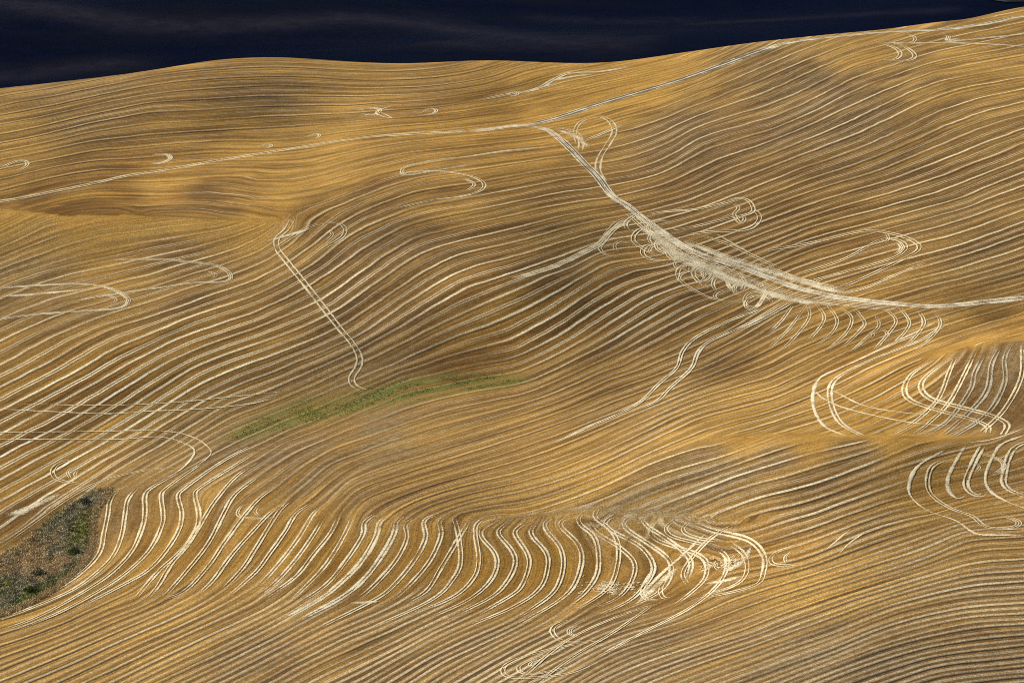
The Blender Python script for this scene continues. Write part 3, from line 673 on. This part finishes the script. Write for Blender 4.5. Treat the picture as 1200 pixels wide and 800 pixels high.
# single trails, loops and turns: name, style, width, offsets, label, line
TRAILS = '''straw_loop|bright|4.2|0|broad bright hook of straw, outer of the two hooks at the right hand bowl|1097,377 1072,390 1050,400 1020,415 990,429 962,442 953,460 955,482 967,500 992,511
straw_loop|bright|2.6|-2.2,2.2|bright double hook of straw, inner of the two hooks at the right hand bowl|1110,378 1080,398 1025,420 985,440 973,455 975,477 987,497 1012,511
straw_trail|pale|3|0|pale straw line crossing the rows at the foot of the right hand bowl|955,458 965,467 987,477 1025,487 1075,496 1120,499
straw_trail|pale|2.4|0|thin straw line crossing the bowl just above a longer crossing line|975,457 1012,475 1055,483 1100,487
straw_loop|pale|2.2|-2.4,2.4|teardrop of double straw lines at the left foot of the grey knoll|1095,422 1070,437 1060,455 1067,469 1100,481 1137,491 1157,499 1158,508
straw_loop|pale|2.4|-2.6,2.6|teardrop of double straw lines nested against the grey knoll|1118,418 1090,437 1079,452 1090,467 1125,477 1162,487 1180,497 1175,510
straw_row|pale|2.2|-2,2|leftmost double straw row crossing the grey knoll|1119,420 1112,437 1100,467 1075,492 1050,507
straw_row|pale|2.2|-2,2|second double straw row from the left crossing the grey knoll|1142,414 1132,435 1112,472 1087,497 1072,508
straw_row|grey|2.4|-2.2,2.2|greyish third straw row from the left crossing the grey knoll|1154,414 1142,437 1137,457 1112,492 1085,510
straw_row|grey|2.4|-2.2,2.2|fourth straw row from the left crossing the grey knoll|1172,407 1162,427 1157,457 1137,482 1105,510
straw_row|grey|2.4|-2.2,2.2|greyish fifth straw row from the left crossing the grey knoll|1184,404 1177,422 1177,450 1157,485 1117,512
straw_row|pale|2.4|-2.2,2.2|straw row at the right frame edge crossing the grey knoll|1199,404 1197,442 1177,480 1150,507
straw_trail|bright|3.5|0|bright straw smear on the brow of the grey knoll|1140,407 1150,402 1165,398 1178,396
straw_row|bright|4.6|0|broad bright straw bar, left of the three bars at the right edge|1132,521 1122,537 1111,560 1112,575 1122,585 1132,580
straw_row|bright|3|-2.6,2.6|bright double straw bar with a hooked foot, middle one at the right edge|1152,522 1142,540 1132,565 1137,577 1150,582 1153,576
straw_row|bright|4.4|0|broad bright straw bar sweeping down to the right frame edge|1200,510 1175,520 1165,532 1155,557 1160,575 1185,590 1215,600
straw_row|bright|3|-2.6,2.6|bright double straw bar cut off by the right frame edge|1210,515 1187,527 1177,555 1180,572 1210,586
straw_loop|bright|4|0|big pale straw arc, outermost of those at the right edge|1107,527 1075,547 1065,570 1070,585 1090,600 1120,610 1142,625 1160,627 1210,627
straw_loop|pale|2.2|-2.2,2.2|double straw arc just inside the biggest arc at the right edge|1117,535 1092,547 1087,570 1097,585 1117,597 1140,605 1150,614 1162,619 1210,620
straw_loop|pale|1.4|-2.4,0,2.4|small turning loop of three rings between the straw bars at the right|1148,531 1172,539 1176,549 1160,558
straw_loop|pale|1.4|-1.2,1.2|tiny loop hooked round the middle straw bar at the right|1142,542 1150,547 1143,553
straw_loop|faint|1.4|-3,0,3|small dim eddy of straw at the lower right edge|1165,600 1185,607 1195,612 1188,618 1165,619
straw_trail|bright|4|0|bright straw line running off the right frame edge above the bars|1205,500 1165,514 1125,520
straw_row|pale|1.5|-1.5,1.5|leftmost hooked straw row hanging from the valley track|929,358 915,377 900,391
straw_row|pale|1.5|-1.5,1.5|second hooked straw row below the valley track|945,358 925,385 903,406
straw_row|pale|1.5|-1.5,1.5|third hooked straw row below the valley track|946,357 949,370 940,385 917,410
straw_row|pale|1.5|-1.5,1.5|fourth hooked straw row below the valley track|957,357 966,370 962,382 945,402
straw_row|pale|1.5|-1.5,1.5|fifth hooked straw row below the valley track|970,357 981,375 975,390 957,405
straw_row|pale|1.5|-1.5,1.5|sixth hooked straw row below the valley track, well rounded|982,359 998,372 992,390 970,410
straw_row|faint|2|-1.6,1.6|seventh hooked straw row below the valley track, fainter|1000,360 1013,377 1010,385 985,410
straw_row|faint|2|-1.4,1.4|eighth hooked straw row below the valley track, fainter|1027,370 1030,382 1020,392 995,415
straw_row|pale|1.5|-1.5,1.5|ninth hooked straw row below the valley track|1035,360 1050,375 1042,390 1025,410
straw_row|pale|1.5|-1.5,1.5|tenth hooked straw row below the valley track|1055,361 1066,377 1060,390 1045,405
straw_row|pale|1.5|-1.5,1.5|eleventh hooked straw row below the valley track|1075,362 1083,377 1075,392 1062,405
straw_row|pale|1.5|-1.5,1.5|rightmost hooked straw row below the valley track|1092,362 1102,377 1095,392 1072,412
straw_loop|faint|1.3|-1.5,1.5|tiny curl of straw among the hooked rows|1018,388 1024,392 1020,397 1015,394
straw_loop|faint|1.3|-1.5,1.5|tiny second curl of straw right of the first among the hooked rows|1032,386 1040,390 1036,396 1030,393
straw_trail|bright|2.2|-1.6,1.6|left one of two long straw lines dropping from the valley track into the plain slope|902,357 885,365 850,378 815,396 800,412 793,431 772,450 752,470 725,485 690,500 650,519
straw_trail|bright|2.2|-1.6,1.6|right one of two long straw lines dropping from the valley track|917,355 895,369 870,383 832,400 818,413 810,432 785,455 770,470 745,481
straw_trail|bright|2|-2,2|short straw fan joining the two dropping lines at the valley track|935,350 915,362 890,376 860,390
straw_loop|pale|1.5|-2,2|open straw curl just left of the valley track, topmost of the cluster|752,249 742,254 733,262 736,270
straw_loop|bright|1.5|-2.2,2.2|straw loop below the topmost curl beside the valley track|765,264 747,271 742,282 755,292 775,302
straw_loop|bright|1.6|-2.2,2.2|rounded straw loop in the thick of the turning cluster|772,284 756,289 753,298 765,305 790,306
straw_loop|pale|1.5|-2,2|outlying straw ring at the left tip of the turning cluster|730,279 712,281 703,290 710,298 729,302
straw_loop|pale|1.3|-1.5,1.5|small ring inside the outlying ring at the cluster's left tip|729,281 720,287 723,295
straw_loop|pale|1.5|-2,2|wide straw loop at the lower end of the turning cluster|814,306 797,314 796,327 817,342 842,352 880,353
straw_loop|bright|1.5|-2,2|straw loop nested in the wide lower loop|830,309 814,316 815,326 830,338
straw_loop|bright|1.5|-2,2|right hand bulge of the lower turning loops|820,305 832,318 822,331
straw_loop|pale|1.4|-1.6,1.6|short hook right of the lower turning loops|836,316 833,327 821,333
straw_trail|bright|2.6|-1.5,1.5|squiggle of bright straw right of the lower loops|841,314 850,325 856,338 866,343
straw_trail|bright|2.4|-1.5,1.5|second bright squiggle nearer the valley track|865,319 873,330 869,342
straw_trail|bright|2.6|-1.5,1.5|third bright squiggle where two long lines start|890,330 897,343 890,356 880,365
straw_loop|pale|1.4|-2,2|small inner ring between the cluster and the valley track|761,270 774,278 788,276
straw_loop|bright|1.4|-1.6,1.6|tight bright ring in the heart of the cluster|775,280 768,287 776,296 792,296
straw_loop|bright|1.4|-1.6,1.6|tight bright ring just below the heart of the cluster|790,286 781,294 788,304 803,305
straw_trail|pale|2|-3,0,3|long pale bundle of lines running left from the turning cluster|738,258 720,268 703,286 690,293 650,312 600,328
straw_trail|faint|1.5|-2,2|faint straw line climbing from the outlying ring to the track|703,284 714,270 724,260 742,252
straw_loop|pale|1.5|-2,2|straw loop right of the valley track, upper of the pair on the hillside|785,270 812,266 850,257 880,250 882,242 875,234 862,233 845,238
straw_loop|pale|1.5|-2.2,2.2|straw loop right of the valley track, lower of the pair on the hillside|790,278 830,272 870,270 886,263 890,253 882,245
straw_loop|faint|1.3|-1.6,1.6|small ring inside the upper hillside loops|858,238 866,244 860,251 868,262 873,257 870,251
straw_trail|pale|1.8|-2,2|pale straw lines sweeping from the track toward the upper hillside loops|757,252 780,248 812,246 845,239 868,232
straw_trail|faint|1.7|-2,2|straw lines crossing down from the hillside loops to the valley track|818,276 850,285 887,302 920,318
straw_trail|faint|1.7|0|single straw line parallel above the valley track crossing others|837,273 862,287 882,298
straw_loop|pale|1.6|-2.2,2.2|long straw loop on the right hillside, outer ring|895,294 950,285 1012,271 1050,275 1073,284 1077,292 1062,302 1012,326 975,341
straw_loop|pale|1.5|-2,2|long straw loop on the right hillside, inner ring|932,323 987,305 1030,282 1050,281 1061,287 1060,294 1040,305 975,323 942,331
straw_loop|pale|1.3|-1.3,1.3|little ring at the tip of the long hillside loop|1038,274 1042,280 1036,285
straw_loop|pale|1.3|-1.3,1.3|second little ring inside the tip of the long hillside loop|1052,284 1057,291 1048,298
straw_trail|faint|1.6|-1.5,1.5|straw line slanting across beneath the long hillside loop|897,310 937,327 978,335
straw_loop|pale|1.3|-1.5,1.5|small straw curl hugging the valley track below the long hillside loop|960,338 956,331 970,325 990,320
straw_trail|bright|2.3|-1.5,1.5|long straw line joining the valley track from the right hillside|985,345 1012,338 1050,322 1085,308
straw_loop|faint|1.7|-2.8,2.8|arched double wheel line bending from the ridge into the valley track|690,140 702,137 715,142 720,155 712,170 703,185 701,200 708,213
straw_trail|faint|1.6|-2.4,2.4|straw arc inside the track fork, left one|640,150 662,151 677,157 681,168 680,178
straw_trail|faint|1.5|-2,2|straw arc inside the track fork, right one|697,137 681,143 674,155 678,170
straw_trail|pale|1.6|-2,2|straw streaks running right from the track fork|683,166 705,157 730,146
straw_trail|pale|2|-2,2|white straw smear on the golden slope below the skyline|612,109 632,103 650,93 668,86 705,84 740,78
straw_trail|faint|1.7|-2,2|thin second straw smear just under the white smear on the golden slope|560,118 600,110 630,105 660,96
straw_trail|faint|1.5|0|short straw fleck just under the skyline on the golden slope|780,71 792,70 802,69
straw_trail|pale|1.6|-3,3|long double wheel line descending the left hillside to the green strip|343,257 335,270 325,279 325,291 335,305 365,342 396,382 412,401 421,417 420,430 412,442 414,451 424,457 437,459
straw_loop|faint|1.4|-2,2|grey straw loop right of the wheel line's upper end, outer ring|300,303 335,283 362,266 392,261 404,267 402,277 387,287 372,296
straw_loop|pale|1.3|-1.4,1.4|small straw ring inside the grey loop beside the wheel line|384,269 390,275 382,283
straw_loop|pale|1.3|-2.2,0,2.2|triple straw loop on the left hillside, lower left one|-15,339 40,335 95,333 125,337 147,347 150,355 135,362 75,366 20,371 -15,378
straw_loop|faint|1.2|-1.2,1.2|small ring inside the lower left triple loop|120,343 137,352 124,358
straw_loop|pale|1.3|-2.2,0,2.2|triple straw loop on the left hillside, upper right one|130,305 180,304 222,307 255,312 270,322 265,330 225,332 195,336 140,344 90,352
straw_loop|faint|1.2|-1.2,1.2|small ring inside the upper right triple loop|240,317 254,322 246,329
straw_trail|bright|2.4|0|level wheel line crossing the left rows, upper of three bright ones|-10,479 50,482 125,485 175,482 225,480 262,477 300,472 330,464
straw_trail|pale|1.8|0|faint level wheel line above the brighter crossing lines at left|25,474 125,475 200,472 262,466 330,459
straw_trail|bright|2.4|0|level wheel line at left curving down into an S-bend|-10,515 75,515 137,515 187,512 217,520 228,530 212,550 185,564
straw_trail|pale|2.2|0|level wheel line just above the curving one at left|-10,507 87,506 187,505 225,512 245,525 245,535 222,552
straw_loop|pale|1.5|-2.2,2.2|straw loop above the scrub patch, outer ring|93,539 74,541 62,550 67,562 97,568
straw_loop|pale|1.4|-1.3,1.3|straw loop above the scrub patch, middle ring|90,546 79,552 83,561
straw_loop|pale|1.3|-1.3,1.3|straw loop above the scrub patch, innermost ring|93,550 87,555 90,560
straw_loop|pale|1.4|-1.4,1.4|small ring of straw caught among the left S-bends|288,590 280,596 279,604 292,607 330,607
straw_loop|faint|1.3|-1.4,1.4|second small ring right of the first among the left S-bends|304,592 298,600 306,605
straw_trail|faint|1.6|-2,2|straw line skirting the scrub patch on its upper side|0,640 40,612 80,584 120,563 170,551 205,548
straw_loop|pale|1.8|-1.8,1.8|fanned straw bend, first right of the row of S-bends|790,610 780,617 785,627 812,635 830,639
straw_loop|pale|1.6|-1.8,1.8|fanned straw bend, second right of the row of S-bends|812,610 800,617 803,625 825,632 845,633
straw_loop|bright|2.6|-2,2|long bright straw arc sweeping down left from the turning place|835,641 850,650 852,665 840,687 812,710 775,730 740,748 700,770
straw_loop|pale|2.4|-2.2,2.2|straw arc at the turning place, between two larger arcs|855,636 872,650 875,670 862,685 825,698
straw_loop|pale|2.6|-2.4,2.4|outermost straw arc on the right of the turning place|817,615 837,622 877,632 895,650 895,670 882,687 812,703
straw_trail|bright|5.5|0|broad pale straw diagonal through the turning place|826,626 800,650 770,677 752,698
straw_trail|pale|2.2|-2,2|narrow straw diagonal right of the broad one at the turning place|866,613 837,627 812,652 800,672 807,686
straw_loop|bright|1.6|-2,2|small bright loop at the foot of the turning place, left one|765,668 753,690 757,702 775,703
straw_loop|bright|1.6|-2,2|small bright loop at the foot of the turning place, right one|781,675 774,692 780,702 792,698
straw_loop|pale|1.4|-1.4,1.4|tiny curl inside the arcs of the turning place, left one|843,659 836,664 844,668
straw_loop|pale|1.4|-1.4,1.4|tiny curl inside the arcs of the turning place, right one|865,657 859,661 866,664
straw_loop|bright|1.6|-2.4,2.4|hooked straw loop below the turning place, upper of the lower loops|680,725 655,730 647,740 662,752 700,751
straw_loop|bright|1.3|-2.4,0,2.4|small ringed hook right of the hooked loop below the turning place|683,732 670,735 667,742 679,747
straw_loop|pale|1.6|-2.4,2.4|large straw oval at the bottom edge, outer ring|715,750 662,757 612,770 590,782 600,794 662,790 705,773
straw_loop|pale|1.5|-1.8,1.8|large straw oval at the bottom edge, middle ring|665,762 625,772 607,782 622,790 680,779
straw_loop|pale|1.8|-1.4,1.4|large straw oval at the bottom edge, innermost ring|632,772 619,778 628,783
straw_trail|pale|1.7|-1.8,1.8|left one of two straight straw lines crossing the bottom oval|607,798 662,752 725,722 775,706
straw_trail|pale|1.7|-1.8,1.8|right one of two straight straw lines crossing the bottom oval|630,800 670,770 717,742 762,711
straw_loop|pale|1.5|-1.8,1.8|ringed straw hook right of the turning place, outer ring|936,638 907,648 903,658 912,662 940,661
straw_loop|pale|1.3|-1.2,1.2|ringed straw hook right of the turning place, inner ring|932,645 919,651 922,660
straw_trail|pale|2.2|0|left one of two short straw strokes on the brown slope at right|997,620 982,632 965,647
straw_trail|pale|2.2|0|right one of two short straw strokes on the brown slope at right|1017,622 997,635 982,650
straw_loop|pale|1.3|-1.6,1.6|pale hook on the slope beneath the ridge track, left one|650,172 600,176 545,184 515,187 487,192 471,199 474,205 488,204 520,198 560,193
straw_loop|pale|1.3|-1.8,1.8|pale hook on the slope beneath the ridge track, right one|455,207 480,202 517,201 550,206 567,215 562,224 537,231 500,236 460,246
straw_loop|faint|1.2|-1.4,1.4|small ring inside the right hook beneath the ridge track|543,209 556,216 547,224
straw_trail|pale|1.3|-1.6,1.6|crossed straw strokes on the back hill, left of the other curl|418,129 440,127 446,130 437,135 425,133
straw_trail|pale|1.3|0|straw stroke fanning right from the crossed strokes on the back hill|445,131 460,139 440,132 470,121
straw_loop|pale|1.2|-1.3,1.3|small straw curl on the back hill, right of the crossed strokes|490,134 505,127 512,130 506,134 492,135
straw_loop|pale|1.2|-1.3,1.3|tiny straw curl on the back hill near the track's middle|356,162 370,157 375,159 370,163
straw_loop|pale|1.2|-1.3,1.3|tiny straw curl touching the ridge track|300,173 315,169 318,172 306,175
straw_loop|pale|1.2|-2,0,2|ringed straw curl above the ridge track at left|178,182 195,181 200,186 190,191 175,192
straw_loop|pale|1.2|-1.6,1.6|straw curl at the left frame edge below the skyline|-5,200 20,189 32,190 30,196 15,202
straw_loop|pale|1.2|-1.3,1.3|short curl at the right end of the golden slope's straw smear|590,112 604,108 607,111 596,114
straw_loop|pale|1.5|-2,2|S-shaped straw curl at the top right, left strand|1033,51 1050,57 1055,64 1048,70 1025,70
straw_loop|pale|1.5|-2,2|S-shaped straw curl at the top right, right strand|1045,50 1062,56 1072,65 1065,71 1040,72
straw_loop|pale|1.3|-1.5,1.5|small straw hook right under the ridge track at the top right|1062,40 1072,44 1071,49 1060,50
straw_loop|pale|1.3|-2,0,2|ringed straw curl under the ridge track, nearest the right edge|1102,41 1112,43 1110,48 1122,46 1120,50
straw_trail|pale|2|-1.5,1.5|pale straw band along the top right slope, lower one|1030,51 1070,51 1125,51 1175,53 1210,56
straw_trail|pale|1.8|-1.5,1.5|pale straw band along the top right slope, upper one|1100,51 1125,48 1165,44 1210,39'''
for row in TRAILS.split('\n'):
    nm, st, wd, of, lb, ln = row.split('|')
    grp = {'straw_loop': 'straw loops left by turning', 'straw_row': 'straw rows of the harvest', 'straw_trail': 'straw trails and wheel lines'}[nm]
    far_ = 1.5 if float(ln.split(',')[1].split()[0]) < 260 else 1.1
    straw(nm, ln, st, far_ * float(wd), [float(k) for k in of.split(',')], lb, nm.replace('_', ' '), grp)

# the chain of small turning curls along the lower edge of the valley track
CURL = smooth_line(pts('758,262 775,280 795,298 820,314 845,328 872,342 905,353'), 1.0)
for k in range(12):
    c_ = CURL[int((k + .5) / 12 * len(CURL))] + rng.normal(0, [2.5, 2.5]) + [-7 * (k % 3), 5 * (k % 3)]
    rx, ry, a0, tw = rng.uniform(8, 14), rng.uniform(5, 9), rng.uniform(-.3, .5), rng.uniform(4.2, 5.6)
    th = a0 - np.linspace(0, tw, 9); sp = np.linspace(1.15, .85, 9)
    straw('straw_loop', smooth_line(np.stack([c_[0] + rx * sp * np.cos(th) + np.linspace(6, 0, 9), c_[1] + ry * sp * np.sin(th) + np.linspace(-4, 0, 9)], 1), 1.0), 'bright' if k % 2 else 'pale', 1.5, [-1.4, 1.4] if k % 3 else [-2.2, 0, 2.2],
          f'small straw curl, {ORD[k]} down the chain beside the valley track', 'straw loop', 'chain of small straw curls')

# loose straw littered where the machines turned
def litter(cx, cy, rx, ry, n, label, slant=0.0):
    u = rng.normal(0, .45, n) * rx; v = rng.normal(0, .45, n) * ry; g = ground(cx + u, cy + v - u * slant)
    k = np.sin(g[:, 0] * .55 + np.sin(g[:, 1] * .21) * 1.5) + np.sin(g[:, 1] * .33 + g[:, 0] * .12) + rng.normal(0, .5, n) > .25; g = g[k]; n = len(g)
    a = rng.normal(.4, .6, n); L = rng.uniform(.2, .7, n); W = rng.uniform(.06, .16, n); ca, sa = np.cos(a), np.sin(a); V = []
    for i, j, h in ((-1, -1, .2), (1, -1, .2), (1, 1, .24), (-1, 1, .24)):
        x = g[:, 0] + ca * L * i - sa * W * j; y = g[:, 1] + sa * L * i + ca * W * j; V.append(np.stack([x, y, hgt(x, y) + h], 1))
    V = np.stack(V, 1).reshape(-1, 3); F = np.arange(4 * n).reshape(n, 4)
    tag(mesh_obj('straw_litter', V, F, LITTER, smooth=False), label, 'straw litter', kind='stuff')
m = Mat('litter_straw'); m.color(m.mix(m.rng(m.noise(m.pos(), .9, 2), .35, .65), (.55, .44, .25), (.86, .77, .56))); LITTER = m.m
STRAW['smear'] = straw_mat('trampled_straw', (.56, .45, .27), (.90, .82, .62), .78)
SMEARS = """12|840,672 868,660 880,640|soft pale smear of straw under the arcs of the turning place
9|822,684 850,680 872,674|soft pale smear of straw below the tiny curls of the turning place
11|748,706 768,688 800,660|soft pale smear of straw along the broad diagonal at the turning place
7|408,706 427,706 446,704|short pale smear of straw at the feet of the middle S-bends
20|748,262 775,282 805,304 840,320 880,336 930,352 980,358|wide trampled smear of straw along the lower edge of the valley track
13|800,282 850,302 900,318 950,334 1000,346|trampled smear of straw along the upper edge of the valley track
18|770,282 800,304 835,322 875,338|bright trampled straw through the chain of curls
12|0,604 25,600 50,588 75,578|pale smear of straw on the rows above the scrub corner
9|-10,348 30,346 75,342 110,338|greyish smear of straw on the rows left of the triple loops
7|310,284 335,277 365,268|greyish smear of straw at the top of the long wheel line
9|640,97 665,91 700,87|soft straw smear on the golden slope near the skyline
9|650,152 675,160 690,174|trampled straw inside the fork of the two tracks"""
for row in SMEARS.split('\n'):
    wd, ln, lb = row.split('|'); straw('straw_litter', ln, 'smear', float(wd), [0], lb, 'straw litter', kind='stuff')
litter(845, 662, 30, 12, 350, 'loose flecks of straw inside the arcs of the turning place', .35)
litter(712, 690, 45, 11, 500, 'loose flecks of straw across the feet of the right hand S-bends', .1)
litter(800, 305, 45, 20, 700, 'loose flecks of straw through the chain of curls', -.5)

# ------------------------------------------------------------------ green shoots along the drain, scrub on the uncut corner
def ground_box(poly):
    g = ground(np.clip(poly[:, 0], -60, 1260), poly[:, 1]); return g[:, 0].min() - 5, g[:, 0].max() + 5, g[:, 1].min() - 8, g[:, 1].max() + 8
def scatter(poly, n):
    x0, x1, y0, y1 = ground_box(poly); x = rng.uniform(x0, x1, n * 6); y = rng.uniform(y0, y1, n * 6); z = hgt(x, y); u, v = to_photo(x, y, z)
    k = np.nonzero(inside(poly, u + rng.normal(0, 3, len(u)), v + rng.normal(0, 1.5, len(u))))[0][:n]; return x[k], y[k], z[k], u[k], v[k]
def blades(name, x, y, z, hgt_, wid, per, tone, mat, label, spread=.3, parent=None, kind='stuff'):
    n = len(x); V = np.empty((n, per, 4, 3)); base = np.stack([x, y, z], 1)[:, None] + np.concatenate([rng.normal(0, spread, (n, per, 2)), np.zeros((n, per, 1))], 2)
    a = rng.uniform(0, 2 * np.pi, (n, per)); h = hgt_[:, None] * rng.uniform(.5, 1.2, (n, per)); w_ = wid * rng.uniform(.6, 1.3, (n, per)); ln = rng.uniform(.1, .7, (n, per)) * h
    d = np.stack([np.cos(a), np.sin(a), 0 * a], -1); s_ = np.stack([-np.sin(a), np.cos(a), 0 * a], -1); up = np.array([0, 0, 1.])
    V[:, :, 0] = base - s_ * w_[..., None]; V[:, :, 1] = base + s_ * w_[..., None]
    tip = base + d * ln[..., None] + up * h[..., None]; V[:, :, 2] = tip + s_ * w_[..., None] * .35; V[:, :, 3] = tip - s_ * w_[..., None] * .35
    F = np.arange(n * per * 4).reshape(-1, 4); t_ = np.repeat(tone, per * 4)
    return tag(mesh_obj(name, V.reshape(-1, 3), F, mat, parent, {'tone': t_}, smooth=False), label, 'vegetation' if label else None, kind=kind)
def leaf_mat(name, a, b, c):
    m = Mat(name); t_ = m.attr('tone'); m.color(m.mix(m.rng(t_, .5, 1), m.mix(m.rng(t_, 0, .5), a, b), c)); return m.m
def ph_at(x, y):
    i = np.clip(((x - X0) / STEP).astype(int), 0, len(gx) - 1); j = np.clip(((y - Y0) / STEP).astype(int), 0, len(gy) - 1); return PHASE[j, i]
GREEN = leaf_mat('green_shoots', (.20, .18, .07), (.25, .26, .07), (.36, .40, .075))
x, y, z, u, v = scatter(GREEN_P, 11000); f = ph_at(x, y) * 1.6; rowk = np.sin(f * 2 * np.pi) + rng.normal(0, .45, len(x))
edge = blur(green, 4); dens = np.array([edge[int((b - Y0) / STEP), int((a - X0) / STEP)] for a, b in zip(x, y)])
k = (rowk > np.clip((u - 360) / 90, 0, 1) * .9 - .5) & (rng.uniform(0, 1, len(x)) < dens * 1.1 * np.clip(.6 + .8 * np.sin(x * .21 + 1.7 * np.sin(y * .13)) * np.sin(y * .09 + x * .05), .05, 1))
tone = np.clip((.85 - .5 * np.clip((u - 370) / 70, 0, 1)) + rng.normal(0, .14, len(u)) - np.clip((u - 400) / 260, 0, 1) * .25, 0, 1)
blades('grass', x[k], y[k], z[k], rng.uniform(.12, .3, k.sum()), .13, 4, tone[k], GREEN, 'green regrowth along the shallow drain below the left hillside')
SCRUBM = leaf_mat('scrub_leaves', (.17, .15, .10), (.36, .33, .23), (.66, .60, .46)); WEEDM = leaf_mat('weed_leaves', (.10, .115, .04), (.22, .25, .075), (.36, .42, .12)); DRYM = leaf_mat('dry_grass', (.36, .26, .14), (.56, .43, .25), (.72, .58, .36))
x, y, z, u, v = scatter(SCRUB_P, 5200)
nz = np.sin(x * .16 + 1.3 * np.sin(y * .05)) + np.sin(y * .085 + x * .07 + 2) + np.sin(x * .31 - y * .12) * .7 + rng.normal(0, .5, len(x))
dry = (nz > 1.0) | ((u < 45) & (v < 672) & (rng.uniform(0, 1, len(x)) < .8)); wd = (nz < -.2) & ~dry; sg = ~dry & ~wd
for msk, nm, mt, hh, lb in ((sg, 'scrub', SCRUBM, (.25, .8), 'grey brown scrub covering the uncut corner at the left edge'), (wd, 'weeds', WEEDM, (.2, .6), 'green weeds growing in patches among the grey scrub'), (dry, 'dry_grass', DRYM, (.2, .6), 'dry tan grass patches in the uncut corner of scrub')):
    blades(nm, x[msk], y[msk], z[msk], rng.uniform(hh[0], hh[1], msk.sum()), .13, 14, np.clip(rng.normal(.45, .2, msk.sum()) + .35 * np.sin(x[msk] * .9 + 2 * np.sin(y[msk] * .3)) * np.sin(y[msk] * .45), 0, 1), mt, lb, spread=.6)
# dry grass fringe on the corner's right and lower edges
fr_l = smooth_line(pts('128,572 124,584 110,602 108,640 93,665 63,690 26,710 -20,728'), 1.0); fr_l = np.repeat(fr_l, 9, 0) + rng.normal(0, [2.2, 1.2], (len(fr_l) * 9, 2)); g = ground(fr_l[:, 0], fr_l[:, 1])
blades('dry_grass', g[:, 0], g[:, 1], g[:, 2], rng.uniform(.4, .9, len(g)), .1, 8, np.clip(rng.normal(.5, .2, len(g)), 0, 1), DRYM, 'dry grass fringe along the lower right edge of the scrub corner', spread=.5)
WOOD = Mat('bush_wood').color((.06, .045, .03)).m
for bu, bv, rad, hb, mt, lb in ((88, 648, 2.4, 1.9, WEEDM, 'dark rounded bush near the right edge of the scrub corner'), (46, 672, 2.6, 1.8, SCRUBM, 'dark bush in the middle of the scrub corner'), (35, 692, 2.0, 1.4, WEEDM, 'low green bush at the bottom edge of the scrub corner'), (100, 588, 1.8, 1.6, SCRUBM, 'small grey bush at the top tip of the scrub corner')):
    g = ground(bu, bv)[0]; e = bpy.data.objects.new('bush', None); COL.objects.link(e); e.location = g.tolist(); tag(e, lb, 'bush')
    n = 420; d = rng.normal(0, 1, (n, 3)); d /= np.linalg.norm(d, axis=1, keepdims=True); d *= rng.uniform(.55, 1.05, (n, 1)) * (1 + .25 * np.sin(d[:, :1] * 5 + d[:, 1:2] * 4)); d[:, 2] = np.abs(d[:, 2])
    o = blades('foliage', d[:, 0] * rad, d[:, 1] * rad, d[:, 2] * hb, np.full(n, .45), .16, 3, np.clip(rng.normal(.2, .18, n), 0, 1), mt, None, spread=.15, parent=e, kind=None)
    V, F = [], []
    for k in range(5):
        a = k * 1.26 + rng.uniform(0, .5); top = np.array([math.cos(a) * rad * .6, math.sin(a) * rad * .6, hb * .8]); b0 = len(V)
        for t_, r_ in ((0, .09), (.5, .06), (1, .02)):
            for q in range(5): V.append(top * t_ * np.array([t_ ** .3, t_ ** .3, 1]) + r_ * np.array([math.cos(q * 1.257), math.sin(q * 1.257), 0]) + [0, 0, -.05])
        for r_ in range(2):
            for q in range(5): F.append([b0 + r_ * 5 + q, b0 + r_ * 5 + (q + 1) % 5, b0 + r_ * 5 + 5 + (q + 1) % 5, b0 + r_ * 5 + 5 + q])
    mesh_obj('stem', V, F, WOOD, e)

# a pale strip of stubble and a field lane on the far hillside, top right
fp = far_ground(np.array([1163., 1180, 1215, 1260, 1260, 1215, 1180, 1166]), np.array([1.5, 4, 3.5, 3, -14, -14, -12, -8])); cen = fp.mean(0)
V = [(cen[0], cen[1], far_h(*cen) + .9)]; rings = (.25, .5, .75, 1)
for r_ in rings:
    for q in fp: p_ = cen + (q - cen) * r_; V.append((p_[0], p_[1], far_h(p_[0], p_[1]) + .9))
n_ = len(fp); F = []
for r_ in range(len(rings) - 1):
    for k in range(n_): F.append([1 + r_ * n_ + k, 1 + r_ * n_ + (k + 1) % n_, 1 + (r_ + 1) * n_ + (k + 1) % n_, 1 + (r_ + 1) * n_ + k])
for k in range(0, n_, 2): F.append([0, 1 + k, 1 + (k + 1) % n_, 1 + (k + 2) % n_])
m = Mat('shaded_stubble'); m.color(m.mix(m.rng(m.noise(m.pos(), .06, 4), .4, .6), (.20, .16, .09), (.62, .52, .36)))
tag(mesh_obj('far_stubble', V, F, m.m), 'pale strip of stubble on the far hillside in the top right corner', 'field', kind='structure')
